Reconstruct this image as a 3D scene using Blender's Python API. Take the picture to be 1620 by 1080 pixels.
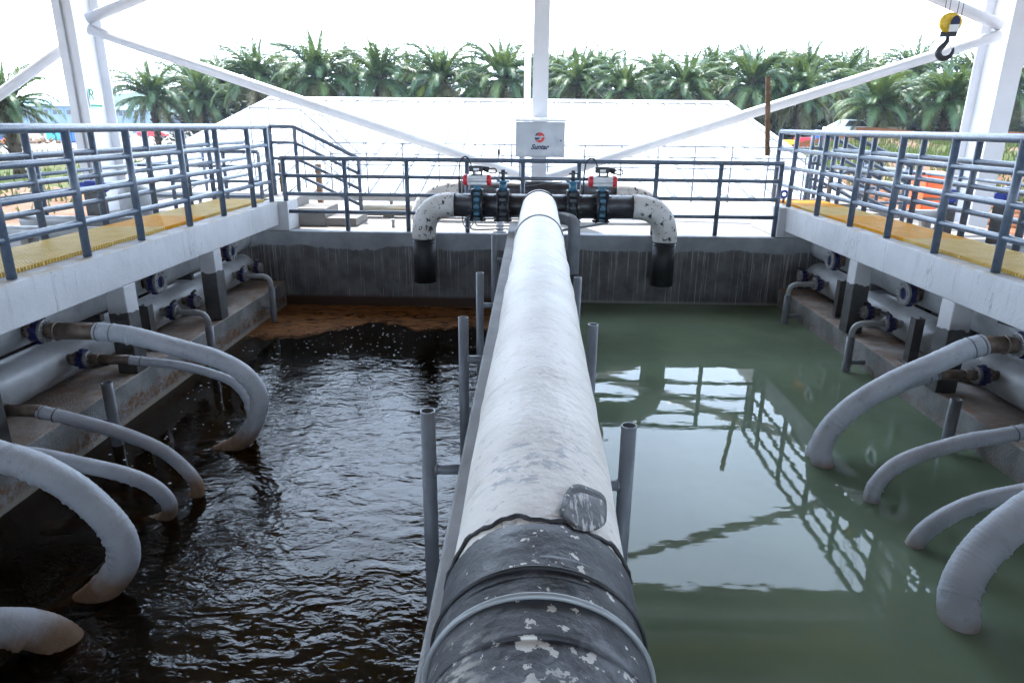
import bpy, math, random
from mathutils import Vector, Matrix
R = math.radians
random.seed(7)
scn = bpy.context.scene
C = scn.collection
for o in list(bpy.data.objects): bpy.data.objects.remove(o)

# ------------------------------------------------------------------ camera, sky, sun, exposure
cam_d = bpy.data.cameras.new('camera'); cam = bpy.data.objects.new('camera', cam_d); C.objects.link(cam)
cam_d.sensor_width = 36.0; cam_d.lens = 1065.0/1620.0*36.0; cam_d.clip_start = 0.05; cam_d.clip_end = 4000
PITCH, YAW, ROLL = R(17.85), R(1.3), R(0.6)
fw = Vector((-math.sin(YAW)*math.cos(PITCH), math.cos(YAW)*math.cos(PITCH), -math.sin(PITCH)))
rt = Vector((math.cos(YAW), math.sin(YAW), 0)); up = rt.cross(fw)
rt2 = rt*math.cos(ROLL)+up*math.sin(ROLL); up2 = -rt*math.sin(ROLL)+up*math.cos(ROLL)
M4 = Matrix((rt2, up2, -fw)).transposed().to_4x4(); M4.translation = Vector((0, 0, 1.16))
cam.matrix_world = M4
scn.camera = cam
SUN_EL, SUN_AZ = R(61.5), R(-22)          # azimuth from +Y towards +X
w = bpy.data.worlds.new('World'); scn.world = w; w.use_nodes = True
nt = w.node_tree; bg = nt.nodes['Background']
sky = nt.nodes.new('ShaderNodeTexSky'); sky.sky_type = 'NISHITA'; sky.sun_disc = False
sky.sun_elevation = SUN_EL; sky.sun_rotation = SUN_AZ; sky.air_density = 1.0; sky.dust_density = 1.0; sky.ozone_density = 1.0
tc = nt.nodes.new('ShaderNodeTexCoord'); cn = nt.nodes.new('ShaderNodeTexNoise'); cn.inputs['Scale'].default_value = 2.6; cn.inputs['Detail'].default_value = 6
nt.links.new(tc.outputs['Generated'], cn.inputs['Vector'])
cr = nt.nodes.new('ShaderNodeMapRange'); nt.links.new(cn.outputs[0], cr.inputs[0]); cr.inputs[1].default_value = .35; cr.inputs[2].default_value = .7; cr.inputs[3].default_value = .55; cr.inputs[4].default_value = .8
cmx = nt.nodes.new('ShaderNodeMix'); cmx.data_type = 'RGBA'; nt.links.new(cr.outputs[0], cmx.inputs[0]); nt.links.new(sky.outputs[0], cmx.inputs[6]); cmx.inputs[7].default_value = (10.2, 12.5, 15.6, 1)   # thin bright cloud veil
nt.links.new(cmx.outputs[2], bg.inputs[0]); bg.inputs[1].default_value = 0.15
sun_d = bpy.data.lights.new('sun', 'SUN'); sun_d.energy = 2.6; sun_d.angle = R(0.6); sun_d.color = (1, .97, .93)
sun = bpy.data.objects.new('sun', sun_d); C.objects.link(sun)
sdir = Vector((math.sin(SUN_AZ)*math.cos(SUN_EL), math.cos(SUN_AZ)*math.cos(SUN_EL), math.sin(SUN_EL)))
sun.rotation_euler = sdir.to_track_quat('Z', 'Y').to_euler(); sun.location = (0, 0, 30)
vs = scn.view_settings; vs.view_transform = 'Standard'; vs.look = 'None'; vs.exposure = 2.3; vs.gamma = 1; vs.use_curve_mapping = False

# ------------------------------------------------------------------ material helpers
class NT:
    def __init__(s, name):
        s.m = bpy.data.materials.new(name); s.m.use_nodes = True
        s.t = s.m.node_tree; s.t.nodes.clear()
        s.out = s.n('ShaderNodeOutputMaterial')
        s._pos = None
    def n(s, typ, **kw):
        nd = s.t.nodes.new(typ)
        for k, v in kw.items(): setattr(nd, k, v)
        return nd
    def l(s, a, b): s.t.links.new(a, b)
    def setin(s, sock, v):
        if isinstance(v, bpy.types.NodeSocket): s.l(v, sock)
        elif isinstance(v, (tuple, list)) and len(v) == 3 and sock.type == 'RGBA': sock.default_value = (*v, 1)
        else: sock.default_value = v
    def pos(s):
        if s._pos is None: s._pos = s.n('ShaderNodeNewGeometry')
        return s._pos.outputs['Position']
    def normal(s): s.pos(); return s._pos.outputs['Normal']
    def xyz(s, v):
        x = s.n('ShaderNodeSeparateXYZ'); s.l(v, x.inputs[0]); return x.outputs
    def scaled(s, sc, vec=None, off=(0, 0, 0)):
        m = s.n('ShaderNodeMapping'); s.l(vec or s.pos(), m.inputs[0]); m.inputs['Scale'].default_value = sc; m.inputs['Location'].default_value = off
        return m.outputs[0]
    def noise(s, scale=5, detail=4, rough=.55, vec=None, dist=0):
        t = s.n('ShaderNodeTexNoise'); s.l(vec or s.pos(), t.inputs['Vector'])
        t.inputs['Scale'].default_value = scale; t.inputs['Detail'].default_value = detail
        t.inputs['Roughness'].default_value = rough; t.inputs['Distortion'].default_value = dist
        return t.outputs[0]
    def voro(s, scale=5, vec=None, feat='F1'):
        t = s.n('ShaderNodeTexVoronoi', feature=feat); s.l(vec or s.pos(), t.inputs['Vector']); t.inputs['Scale'].default_value = scale
        return t.outputs['Distance']
    def step(s, v, a, b, lo=0., hi=1.):
        m = s.n('ShaderNodeMapRange', interpolation_type='SMOOTHSTEP'); s.setin(m.inputs[0], v)
        for i, q in enumerate((a, b, lo, hi)): m.inputs[i+1].default_value = q
        return m.outputs[0]
    def math(s, op, a, b=0.):
        m = s.n('ShaderNodeMath', operation=op); s.setin(m.inputs[0], a); s.setin(m.inputs[1], b); return m.outputs[0]
    def mix(s, f, a, b, mode='MIX'):
        m = s.n('ShaderNodeMix', data_type='RGBA', blend_type=mode)
        s.setin(m.inputs[0], f); s.setin(m.inputs[6], a); s.setin(m.inputs[7], b); return m.outputs[2]
    def bump(s, h, dist=.01, strength=1., normal=None):
        b = s.n('ShaderNodeBump'); s.l(h, b.inputs['Height']); b.inputs['Distance'].default_value = dist; b.inputs['Strength'].default_value = strength
        if normal: s.l(normal, b.inputs['Normal'])
        return b.outputs[0]
    def pbr(s, color, rough=.6, metal=0., normal=None, spec=.5):
        p = s.n('ShaderNodeBsdfPrincipled')
        s.setin(p.inputs['Base Color'], color); s.setin(p.inputs['Roughness'], rough); s.setin(p.inputs['Metallic'], metal)
        p.inputs['Specular IOR Level'].default_value = spec
        if normal: s.l(normal, p.inputs['Normal'])
        return p.outputs[0]
    def done(s, sh): s.l(sh, s.out.inputs[0]); return s.m

def simple(name, col, rough=.5, metal=0., var=.25, scale=4., bump=.002, bscale=60, spec=.5, dirt=None, dscale=9, damt=.5):
    t = NT(name)
    n = t.noise(scale, 5)
    dark = tuple(c*(1-var) for c in col); lite = tuple(min(1, c*(1+var*.7)) for c in col)
    c = t.mix(t.step(n, .3, .7), dark, lite)
    if dirt:
        d = t.step(t.noise(dscale, 6, .65), .55, .72, 0, damt); c = t.mix(d, c, dirt)
    r = t.step(t.noise(scale*3, 4), .3, .7, max(.03, rough-.1), min(1, rough+.1))
    nr = t.bump(t.noise(bscale, 3), bump) if bump else None
    return t.done(t.pbr(c, r, metal, nr, spec))

MAT = {}
MAT['concrete'] = simple('concrete', (.34, .345, .355), .85, 0, .2, 1.7, .004, 70, .3, (.3, .29, .28), 5, .5)
MAT['deck'] = simple('deck_concrete', (.25, .235, .22), .9, 0, .16, 1.1, .004, 60, .25, (.22, .185, .15), 2.2, .7)
MAT['rail'] = simple('rail_paint', (.075, .1, .14), .36, 0, .18, 14, .0006, 90, .5, (.13, .15, .18), 22, .5)
MAT['thinrail'] = simple('galvanised_rail', (.16, .18, .2), .45, .0, .1, 9, 0)
MAT['stair_white'] = simple('dull_white_rail', (.3, .31, .33), .5, 0, .05, 3, 0)
MAT['white_paint'] = simple('white_steel_paint', (.66, .665, .69), .4, 0, .05, 2.2, .0006, 30, .5, (.6, .58, .54), 3, .35)
MAT['grey_pipe'] = simple('grey_painted_pipe', (.33, .34, .35), .42, 0, .13, 5, .0008, 50, .5, (.2, .19, .18), 8, .5)
MAT['pole'] = simple('grey_pole_paint', (.17, .185, .21), .42, 0, .14, 8, .0008, 60, .5, (.15, .15, .15), 16, .5)
MAT['black_pipe'] = simple('black_coated_pipe', (.022, .022, .026), .38, 0, .3, 8, .001, 50, .5, (.12, .12, .12), 26, .4)
MAT['black'] = simple('black_rubber', (.015, .015, .017), .55, 0, .3, 10, .0006, 80)
MAT['blue'] = simple('blue_enamel', (.012, .015, .09), .35, 0, .25, 18, .0006, 60, .5, (.05, .04, .04), 30, .5)
MAT['bright_blue'] = simple('bright_blue_paint', (.02, .05, .34), .35, 0, .15, 8, .0006, 60)
MAT['teal'] = simple('teal_enamel', (.02, .12, .2), .35, 0, .2, 20, .0006, 60, .5, (.04, .05, .06), 22, .6)
MAT['darkvalve'] = simple('dark_valve_casting', (.026, .034, .045), .42, 0, .3, 20, .001, 60)
MAT['silver'] = simple('stainless_flange', (.33, .33, .335), .35, .6, .15, 20, .0008, 70, .5, (.25, .16, .1), 18, .6)
MAT['bolt'] = simple('zinc_bolt', (.3, .3, .31), .35, .8, .2, 40, 0)
MAT['rusty'] = simple('weathered_steel_nipple', (.17, .13, .105), .5, .35, .35, 12, .001, 70, .5, (.26, .12, .05), 14, .6)
MAT['red'] = simple('red_plastic', (.55, .02, .035), .35, 0, .1, 10, 0)
MAT['act_grey'] = simple('actuator_aluminium', (.45, .46, .47), .38, .4, .1, 12, .0006, 60)
MAT['yellow'] = simple('yellow_hook_paint', (.72, .46, .02), .38, 0, .12, 12, .0006, 60, .5, (.35, .22, .02), 18, .4)
MAT['hookblack'] = simple('black_forged_steel', (.014, .015, .02), .42, 0, .3, 20, .0006, 60)
MAT['orange'] = simple('orange_polyethylene', (.78, .12, .015), .45, 0, .08, 3, .0006, 40)
MAT['wood'] = simple('raw_timber', (.16, .095, .055), .8, 0, .3, 14, .002, 60, .3)
MAT['box_grey'] = simple('grey_enclosure_paint', (.36, .38, .41), .42, .15, .05, 3, .0004, 40, .5, (.52, .52, .5), 3, .5)
MAT['navy_ink'] = simple('navy_lettering', (.01, .012, .06), .5, 0, .05, 10, 0)
MAT['red_ink'] = simple('red_print', (.5, .03, .02), .5, 0, .05, 10, 0)
MAT['green_ink'] = simple('green_print', (.02, .22, .12), .5, 0, .05, 10, 0)
MAT['white_ink'] = simple('white_plate', (.8, .8, .8), .5, 0, .05, 10, 0)
MAT['roof_white'] = simple('white_roof_sheet', (.36, .36, .36), .45, .0, .06, .8, .001, 20, .5, (.6, .6, .58), 1.2, .4)
MAT['shed_sheet'] = simple('grey_shed_sheet', (.5, .5, .49), .5, 0, .1, .8, 0)
MAT['wallwhite'] = simple('white_render', (.7, .7, .68), .8, 0, .08, .6, .001, 10)
MAT['sand_pipe'] = simple('sand_coated_pipe', (.42, .36, .27), .6, 0, .15, 4, .001, 50)
MAT['cable'] = simple('grey_tubing', (.3, .32, .33), .4, .2, .1, 10, 0)
MAT['trunk'] = simple('palm_trunk_bark', (.045, .032, .022), .95, 0, .5, 3, .03, 14, .2, (.025, .04, .014), 2.5, .8)
MAT['dark_glass'] = simple('dark_window_glass', (.03, .035, .045), .12, 0, .1, 2, 0)
MAT['pale_blue_wall'] = simple('pale_blue_panel', (.13, .18, .225), .6, 0, .06, .3, 0)
MAT['blue_roof'] = simple('light_blue_roof', (.06, .165, .2), .5, 0, .08, .3, 0)
MAT['container_blue'] = simple('blue_container_paint', (.015, .1, .55), .45, 0, .15, .6, 0)
MAT['teal_tank'] = simple('teal_tank_paint', (.06, .42, .5), .45, 0, .1, .6, 0)
MAT['car_red'] = simple('red_car_paint', (.5, .03, .03), .25, 0, .05, 2, 0)
MAT['car_grey'] = simple('grey_car_paint', (.3, .31, .33), .25, .3, .05, 2, 0)
MAT['car_white'] = simple('white_car_paint', (.75, .75, .75), .25, 0, .05, 2, 0)
MAT['tyre'] = simple('tyre_rubber', (.02, .02, .02), .8, 0, .1, 2, 0)
MAT['soil_orange'] = simple('red_earth', (.14, .055, .026), .95, 0, .35, .25, .05, 1.2, .1)
MAT['steel_dark'] = simple('dark_steel_channel', (.085, .08, .078), .5, .2, .3, 10, .001, 60)
MAT['foamwhite'] = simple('bubble_white', (.7, .7, .68), .4, 0, .1, 4, 0)

def m_beam():
    t = NT('painted_beam_concrete')
    c = t.mix(t.step(t.noise(1.3, 5), .3, .7), (.44, .44, .455), (.53, .53, .545))
    st = t.noise(1., 4, .6, t.scaled((14, 14, 1.1)))
    c = t.mix(t.step(st, .55, .78, 0, .5), c, (.27, .27, .28))
    sp = t.step(t.noise(34, 3), .68, .74, 0, .4); c = t.mix(sp, c, (.33, .3, .27))
    ed = t.step(t.xyz(t.pos())[2], -.03, .01, 0, 1)
    c = t.mix(t.math('MULTIPLY', ed, t.step(t.noise(5, 5), .45, .6)), c, (.42, .35, .26))
    # hairline settlement cracks near the post fixings
    cr = t.math('ABSOLUTE', t.math('SUBTRACT', t.noise(1., 5, .6, t.scaled((1.6, 1.6, .35))), .5))
    c = t.mix(t.step(cr, .0, .0035, .55, 0), c, (.12, .12, .12))
    h = t.math('ADD', t.noise(60, 4), t.math('MULTIPLY', t.noise(7, 3), 2.))
    return t.done(t.pbr(c, .7, 0, t.bump(h, .004), .35))
MAT['beam'] = m_beam()

def m_column():
    t = NT('column_concrete_dark_foot')
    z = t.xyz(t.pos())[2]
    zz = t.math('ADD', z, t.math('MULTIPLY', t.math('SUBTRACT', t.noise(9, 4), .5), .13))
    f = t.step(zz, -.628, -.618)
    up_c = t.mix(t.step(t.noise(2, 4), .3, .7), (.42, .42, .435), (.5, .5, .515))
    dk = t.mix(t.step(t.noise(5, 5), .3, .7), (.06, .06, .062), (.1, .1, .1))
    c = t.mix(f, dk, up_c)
    return t.done(t.pbr(c, .75, 0, t.bump(t.noise(50, 4), .004), .35))
MAT['column'] = m_column()

def m_backwall():
    t = NT('damp_tank_wall')
    p = t.xyz(t.pos()); z = p[2]
    edge = t.math('ADD', z, t.math('ADD', t.math('MULTIPLY', t.math('SUBTRACT', t.noise(1.6, 3), .5), .22), t.math('MULTIPLY', t.math('SUBTRACT', t.noise(11, 4), .5), .07)))
    f = t.step(edge, -.70, -.67)
    lite = t.mix(t.step(t.noise(3, 6), .3, .7), (.22, .235, .255), (.32, .335, .355))
    dark = t.mix(t.step(t.noise(4, 6), .3, .7), (.075, .072, .073), (.145, .14, .14))
    # lime drips running down the damp face
    dr = t.noise(1., 3, .6, t.scaled((48, 48, .5)))
    br = t.noise(1., 4, .7, t.scaled((60, 60, 3.)))
    msk = t.math('MULTIPLY', t.step(dr, .54, .62), t.step(br, .38, .58))
    fade = t.math('MULTIPLY', t.step(t.noise(.8, 2), .34, .58, .3, 1), t.step(p[0], -.5, 1.5, .7, 1))
    dark = t.mix(t.math('MULTIPLY', msk, fade), dark, (.36, .36, .36))
    low = t.math('MULTIPLY', t.step(z, -1.5, -1.44, 1, 0), t.step(p[0], .2, .3, 1, 0))
    dark = t.mix(low, dark, (.05, .022, .01))
    rim = t.math('MULTIPLY', t.step(z, -1.5, -1.46, 1, 0), t.step(p[0], .2, .3, 0, .6))
    dark = t.mix(rim, dark, (.3, .29, .26))
    c = t.mix(f, dark, lite)
    return t.done(t.pbr(c, t.step(f, 0, 1, .5, .85), 0, t.bump(t.noise(35, 5), .006), .4))
MAT['backwall'] = m_backwall()

def m_ledge():
    t = NT('stained_ledge_concrete')
    p = t.xyz(t.pos()); nz = t.xyz(t.normal())[2]
    top = t.mix(t.step(t.noise(2.4, 6, .62), .35, .65), (.25, .19, .15), (.37, .33, .3))
    top = t.mix(t.step(t.noise(5, 6, .65), .52, .68, 0, .8), top, (.26, .14, .075))
    top = t.mix(t.step(t.noise(1.2, 3), .56, .7, 0, .7), top, (.44, .43, .42))
    side = t.mix(t.step(t.noise(3, 6), .35, .65), (.165, .165, .16), (.27, .27, .265))
    zb = t.math('ADD', p[2], t.math('MULTIPLY', t.math('SUBTRACT', t.noise(5, 5), .5), .22))
    rust = t.math('MULTIPLY', t.step(zb, -1.46, -1.4, 1, 0), t.step(t.noise(17, 7, .75), .4, .62))
    rust = t.math('MULTIPLY', rust, t.step(p[0], -1, 1, 1, .35))
    side = t.mix(rust, side, (.17, .07, .02))
    side = t.mix(t.step(p[2], -1.6, -1.545, .7, 0), side, (.33, .31, .26))
    c = t.mix(t.step(nz, .4, .6), side, top)
    return t.done(t.pbr(c, .82, 0, t.bump(t.math('ADD', t.noise(45, 5), t.noise(6, 4)), .008), .35))
MAT['ledge'] = m_ledge()

def m_mainpipe():
    t = NT('white_pipe_coating')
    p = t.xyz(t.pos())
    c = t.mix(t.step(t.noise(2.2, 6), .3, .7), (.68, .63, .58), (.8, .76, .71))
    c = t.mix(t.step(t.noise(7, 6, .65), .56, .72, 0, .35), c, (.55, .47, .37))
    # bluish grey wear where feet have walked along the crown
    wy = t.math('MULTIPLY', t.step(p[1], 2.6, 1.45, .0, 1.), t.step(t.noise(3.5, 3), .35, .6))
    crown = t.step(t.math('ABSOLUTE', t.math('SUBTRACT', p[0], .05)), .06, .2, 1, .25)
    sc = t.noise(1., 8, .72, t.scaled((16, 26, 16)))
    thr = t.math('SUBTRACT', sc, t.math('MULTIPLY', t.math('MULTIPLY', wy, crown), .17))
    wear = t.step(thr, .3, .4, .7, 0)
    c = t.mix(wear, c, (.25, .265, .3))
    far = t.math('MULTIPLY', t.step(sc, .6, .68, 0, .5), t.step(t.math('ABSOLUTE', t.math('SUBTRACT', p[0], .04)), .02, .1, 1, 0))
    c = t.mix(far, c, (.33, .35, .37))
    band = t.noise(1., 4, .65, t.scaled((1.5, 5., 1.5)))
    c = t.mix(t.step(band, .58, .72, 0, .35), c, (.45, .43, .42))
    run = t.math('MULTIPLY', t.step(t.noise(1., 4, .6, t.scaled((3, 30, 3))), .55, .7), t.step(t.math('ABSOLUTE', t.math('SUBTRACT', p[0], .06)), .1, .22, 0, .45))
    c = t.mix(run, c, (.22, .2, .18))
    scr = t.noise(1., 3, .6, t.scaled((60, 8, 30), off=(3, 1, 0)))
    c = t.mix(t.step(scr, .71, .75, 0, .6), c, (.16, .16, .16))
    h = t.math('ADD', t.noise(28, 5), t.math('MULTIPLY', t.noise(4, 4), 3.))
    return t.done(t.pbr(c, .55, 0, t.bump(h, .005), .4))
MAT['mainpipe'] = m_mainpipe()

def m_wrap():
    t = NT('black_wrap_with_paint_splashes')
    p = t.xyz(t.pos())
    c = t.mix(t.step(t.noise(6, 5), .3, .7), (.02, .021, .026), (.05, .052, .06))
    big = t.step(p[1], 1.2, 1.05, 0, 1)
    n = t.noise(24, 6, .6)
    crown = t.step(t.math('ABSOLUTE', t.math('SUBTRACT', p[0], .05)), .04, .14, .06, 0)
    sp = t.step(t.math('ADD', n, t.math('ADD', t.math('MULTIPLY', big, .045), crown)), .655, .675, 0, .95)
    c = t.mix(sp, c, (.62, .6, .56))
    haze_ = t.step(t.math('ADD', t.noise(5, 6, .7), t.math('MULTIPLY', big, .1)), .55, .72, 0, .45)
    c = t.mix(haze_, c, (.25, .26, .29))
    side = t.math('MULTIPLY', big, t.math('MULTIPLY', t.step(t.noise(1., 5, .7, t.scaled((14, 30, 14))), .48, .6), t.step(p[0], -.02, -.16, 0, .8)))
    c = t.mix(side, c, (.5, .47, .42))
    return t.done(t.pbr(c, t.step(t.noise(9, 4), .3, .7, .48, .7), 0, t.bump(t.math('ADD', t.noise(30, 5), t.math('MULTIPLY', t.noise(5, 4), 2.)), .006), .5))
MAT['wrap'] = m_wrap()

def m_flap():
    t = NT('scratched_rubber_patch')
    c = t.mix(t.step(t.noise(9, 6, .7), .35, .65), (.06, .06, .066), (.17, .17, .18))
    c = t.mix(t.step(t.noise(1., 5, .7, t.scaled((70, 9, 40))), .52, .6, 0, .8), c, (.55, .54, .53))
    c = t.mix(t.step(t.noise(16, 5, .7), .58, .64, 0, .8), c, (.04, .04, .045))
    return t.done(t.pbr(c, .65, 0, t.bump(t.noise(30, 5), .004), .3))
MAT['flap'] = m_flap()

def m_fleck():
    t = NT('flaking_white_coating')
    c = t.mix(t.step(t.noise(4, 5), .3, .7), (.5, .48, .45), (.6, .59, .58))
    f = t.step(t.noise(13, 7, .72), .565, .59); f2 = t.step(t.voro(22), .12, .06)
    c = t.mix(t.math('MAXIMUM', f, t.math('MULTIPLY', f2, t.step(t.noise(5, 3), .45, .55))), c, (.02, .024, .03))
    c = t.mix(t.step(t.noise(9, 5), .64, .68, 0, .5), c, (.3, .42, .46))
    return t.done(t.pbr(c, .55, 0, t.bump(t.noise(13, 7, .72), .006), .4))
MAT['fleck'] = m_fleck()

def m_hose(zw, name):
    t = NT(name)
    p = t.xyz(t.pos())
    c = t.mix(t.step(t.noise(4, 5), .3, .7), (.42, .45, .5), (.52, .55, .6))
    c = t.mix(t.step(t.noise(11, 6, .65), .58, .72, 0, .6), c, (.33, .33, .34))
    c = t.mix(t.step(t.noise(2.2, 6, .7), .55, .72, 0, .4), c, (.33, .31, .28))
    c = t.mix(t.step(t.noise(26, 4, .6), .7, .76, 0, .5), c, (.16, .15, .14))
    zz = t.math('ADD', p[2], t.math('MULTIPLY', t.math('SUBTRACT', t.noise(6, 5), .5), .2))
    c = t.mix(t.step(zz, zw+.24, zw+.08, 0, .85), c, (.25, .13, .045))
    h = t.math('ADD', t.noise(90, 3), t.math('MULTIPLY', t.noise(14, 4), 1.5))
    return t.done(t.pbr(c, .62, 0, t.bump(h, .003), .35))
ZL, ZR = -1.63, -1.52
MAT['hoseL'] = m_hose(ZL, 'grey_hose_rust_tipped'); MAT['hoseR'] = m_hose(ZR-.15, 'grey_hose_fabric')

def m_water(name, body, see, tint, ripple):
    t = NT(name)
    p = t.xyz(t.pos())
    if ripple:
        wv = t.scaled((1., 1.55, 1.), t.pos())
        a = t.noise(3.4, 2, .5, wv, .8); b = t.noise(9., 2, .5, wv, 1.4); c2 = t.noise(24., 1, .4, wv, .5)
        calm = t.math('MULTIPLY', t.step(p[1], 8.6, 7.2, .12, 1.), t.math('MULTIPLY', t.step(p[0], -3.4, -2.2, .2, 1.), t.step(t.noise(.75, 3, .6, wv, 1.5), .35, .62, .45, 1.35)))
        h = t.math('ADD', t.math('MULTIPLY', a, 1.6), t.math('ADD', t.math('MULTIPLY', b, .4), t.math('MULTIPLY', c2, .05)))
        nb = t.n('ShaderNodeBump'); t.l(h, nb.inputs['Height']); nb.inputs['Distance'].default_value = .0115; t.l(calm, nb.inputs['Strength'])
        nr = nb.outputs[0]
    else:
        h = t.math('ADD', t.math('MULTIPLY', t.noise(2.1, 2, .5, t.scaled((1, 1.7, 1))), 1.2), t.math('MULTIPLY', t.noise(11, 2, .5, t.scaled((.7, 1.8, 1))), .18))
        nr = t.bump(h, .001)
    d = t.n('ShaderNodeBsdfDiffuse'); t.setin(d.inputs[0], t.mix(t.step(t.noise(.7, 4), .3, .7), tuple(c*.8 for c in body), tuple(c*1.15 for c in body)))
    tr = t.n('ShaderNodeBsdfTransparent'); tr.inputs[0].default_value = (*tint, 1)
    m1 = t.n('ShaderNodeMixShader'); m1.inputs[0].default_value = see; t.l(d.outputs[0], m1.inputs[1]); t.l(tr.outputs[0], m1.inputs[2])
    fr = t.n('ShaderNodeFresnel'); fr.inputs[0].default_value = 1.34; t.l(nr, fr.inputs['Normal'])
    g = t.n('ShaderNodeBsdfGlossy'); g.inputs['Roughness'].default_value = .0 if not ripple else .012; t.l(nr, g.inputs['Normal'])
    m2 = t.n('ShaderNodeMixShader'); t.l(fr.outputs[0], m2.inputs[0]); t.l(m1.outputs[0], m2.inputs[1]); t.l(g.outputs[0], m2.inputs[2])
    return t.done(m2.outputs[0])
MAT['waterL'] = m_water('dark_rippled_water', (.005, .003, .001), .5, (.75, .42, .14), True)
MAT['waterR'] = m_water('calm_green_water', (.17, .228, .15), .14, (.6, .62, .35), False)

def m_scum():
    t = NT('brown_floating_scum')
    v = t.scaled((1., 2.2, 1))
    n = t.noise(2.3, 6, .6, v, 2.2)
    c = t.mix(t.step(n, .35, .6), (.075, .023, .004), (.22, .085, .017))
    c = t.mix(t.step(t.noise(6, 6, .65, v, 1.6), .55, .68, 0, .8), c, (.26, .14, .05))
    at = t.n('ShaderNodeAttribute', attribute_name='edge')
    k = t.math('ADD', t.math('MULTIPLY', at.outputs['Fac'], 5.), t.math('MULTIPLY', t.math('SUBTRACT', t.noise(7, 6, .7, v, 1.5), .5), 1.6))
    a = t.math('MULTIPLY', t.step(k, -.3, .9), t.step(t.noise(1.7, 5, .6, v, 1.8), .3, .48, .45, 1))
    tr = t.n('ShaderNodeBsdfTransparent'); m = t.n('ShaderNodeMixShader'); t.l(a, m.inputs[0]); t.l(tr.outputs[0], m.inputs[1])
    t.l(t.pbr(c, .7, 0, t.bump(n, .01), .2), m.inputs[2])
    return t.done(m.outputs[0])
MAT['scum'] = m_scum()

def m_grate(name, a, b):
    t = NT(name)
    c = t.mix(t.step(t.noise(6, 5), .3, .7), a, b)
    c = t.mix(t.step(t.noise(13, 5), .58, .72, 0, .4), c, (.4, .33, .2))
    return t.done(t.pbr(c, .5, 0, None, .4))
MAT['grate_a'] = m_grate('yellow_moulded_grating', (.66, .31, .008), (.78, .4, .012))
MAT['grate_b'] = m_grate('pale_yellow_grating', (.6, .41, .1), (.68, .5, .18))  # paler copy: sheen that follows bar direction, put into the colour

def m_leaf(name, a, b, trans=.35):
    t = NT(name)
    oi = t.n('ShaderNodeObjectInfo')
    c = t.mix(oi.outputs['Random'], a, b)
    c = t.mix(t.step(t.noise(.8, 4), .35, .65), c, tuple(x*.7 for x in a))
    d = t.pbr(c, .45, 0, None, .3)
    tl = t.n('ShaderNodeBsdfTranslucent'); t.setin(tl.inputs[0], t.mix(.5, c, (.14, .18, .03)))
    m = t.n('ShaderNodeMixShader'); m.inputs[0].default_value = trans; t.l(d, m.inputs[1]); t.l(tl.outputs[0], m.inputs[2])
    return t.done(m.outputs[0])
MAT['frond'] = m_leaf('palm_frond_green', (.03, .068, .026), (.078, .112, .03), .3)
MAT['frond_old'] = m_leaf('palm_frond_old', (.06, .068, .03), (.12, .095, .045), .2)
MAT['shrub'] = m_leaf('undergrowth_leaf', (.006, .017, .011), (.014, .03, .016), .05)
MAT['hillwood'] = simple('distant_wood', (.035, .06, .03), .95, 0, .5, .05, 0, 1, .1)

def m_ground():
    t = NT('ground_grass_and_earth')
    p = t.xyz(t.pos())
    g = t.mix(t.step(t.noise(.35, 6, .65), .35, .65), (.034, .05, .012), (.07, .066, .022))
    e = t.mix(t.step(t.noise(.5, 6, .65), .35, .65), (.1, .05, .027), (.135, .085, .055))
    k = t.step(t.math('ADD', t.noise(.12, 5, .6), t.step(p[1], 42, 30, 0, .22)), .5, .58)
    pale = t.step(t.math('ADD', t.noise(.05, 4), t.math('ADD', t.step(p[1], 56, 62, 0, .3), t.step(p[0], -40, -52, 0, .12))), .6, .68)
    c = t.mix(pale, t.mix(k, g, e), (.15, .13, .11))
    return t.done(t.pbr(c, .95, 0, t.bump(t.noise(4, 5), .08), .1))
MAT['ground'] = m_ground()

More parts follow.
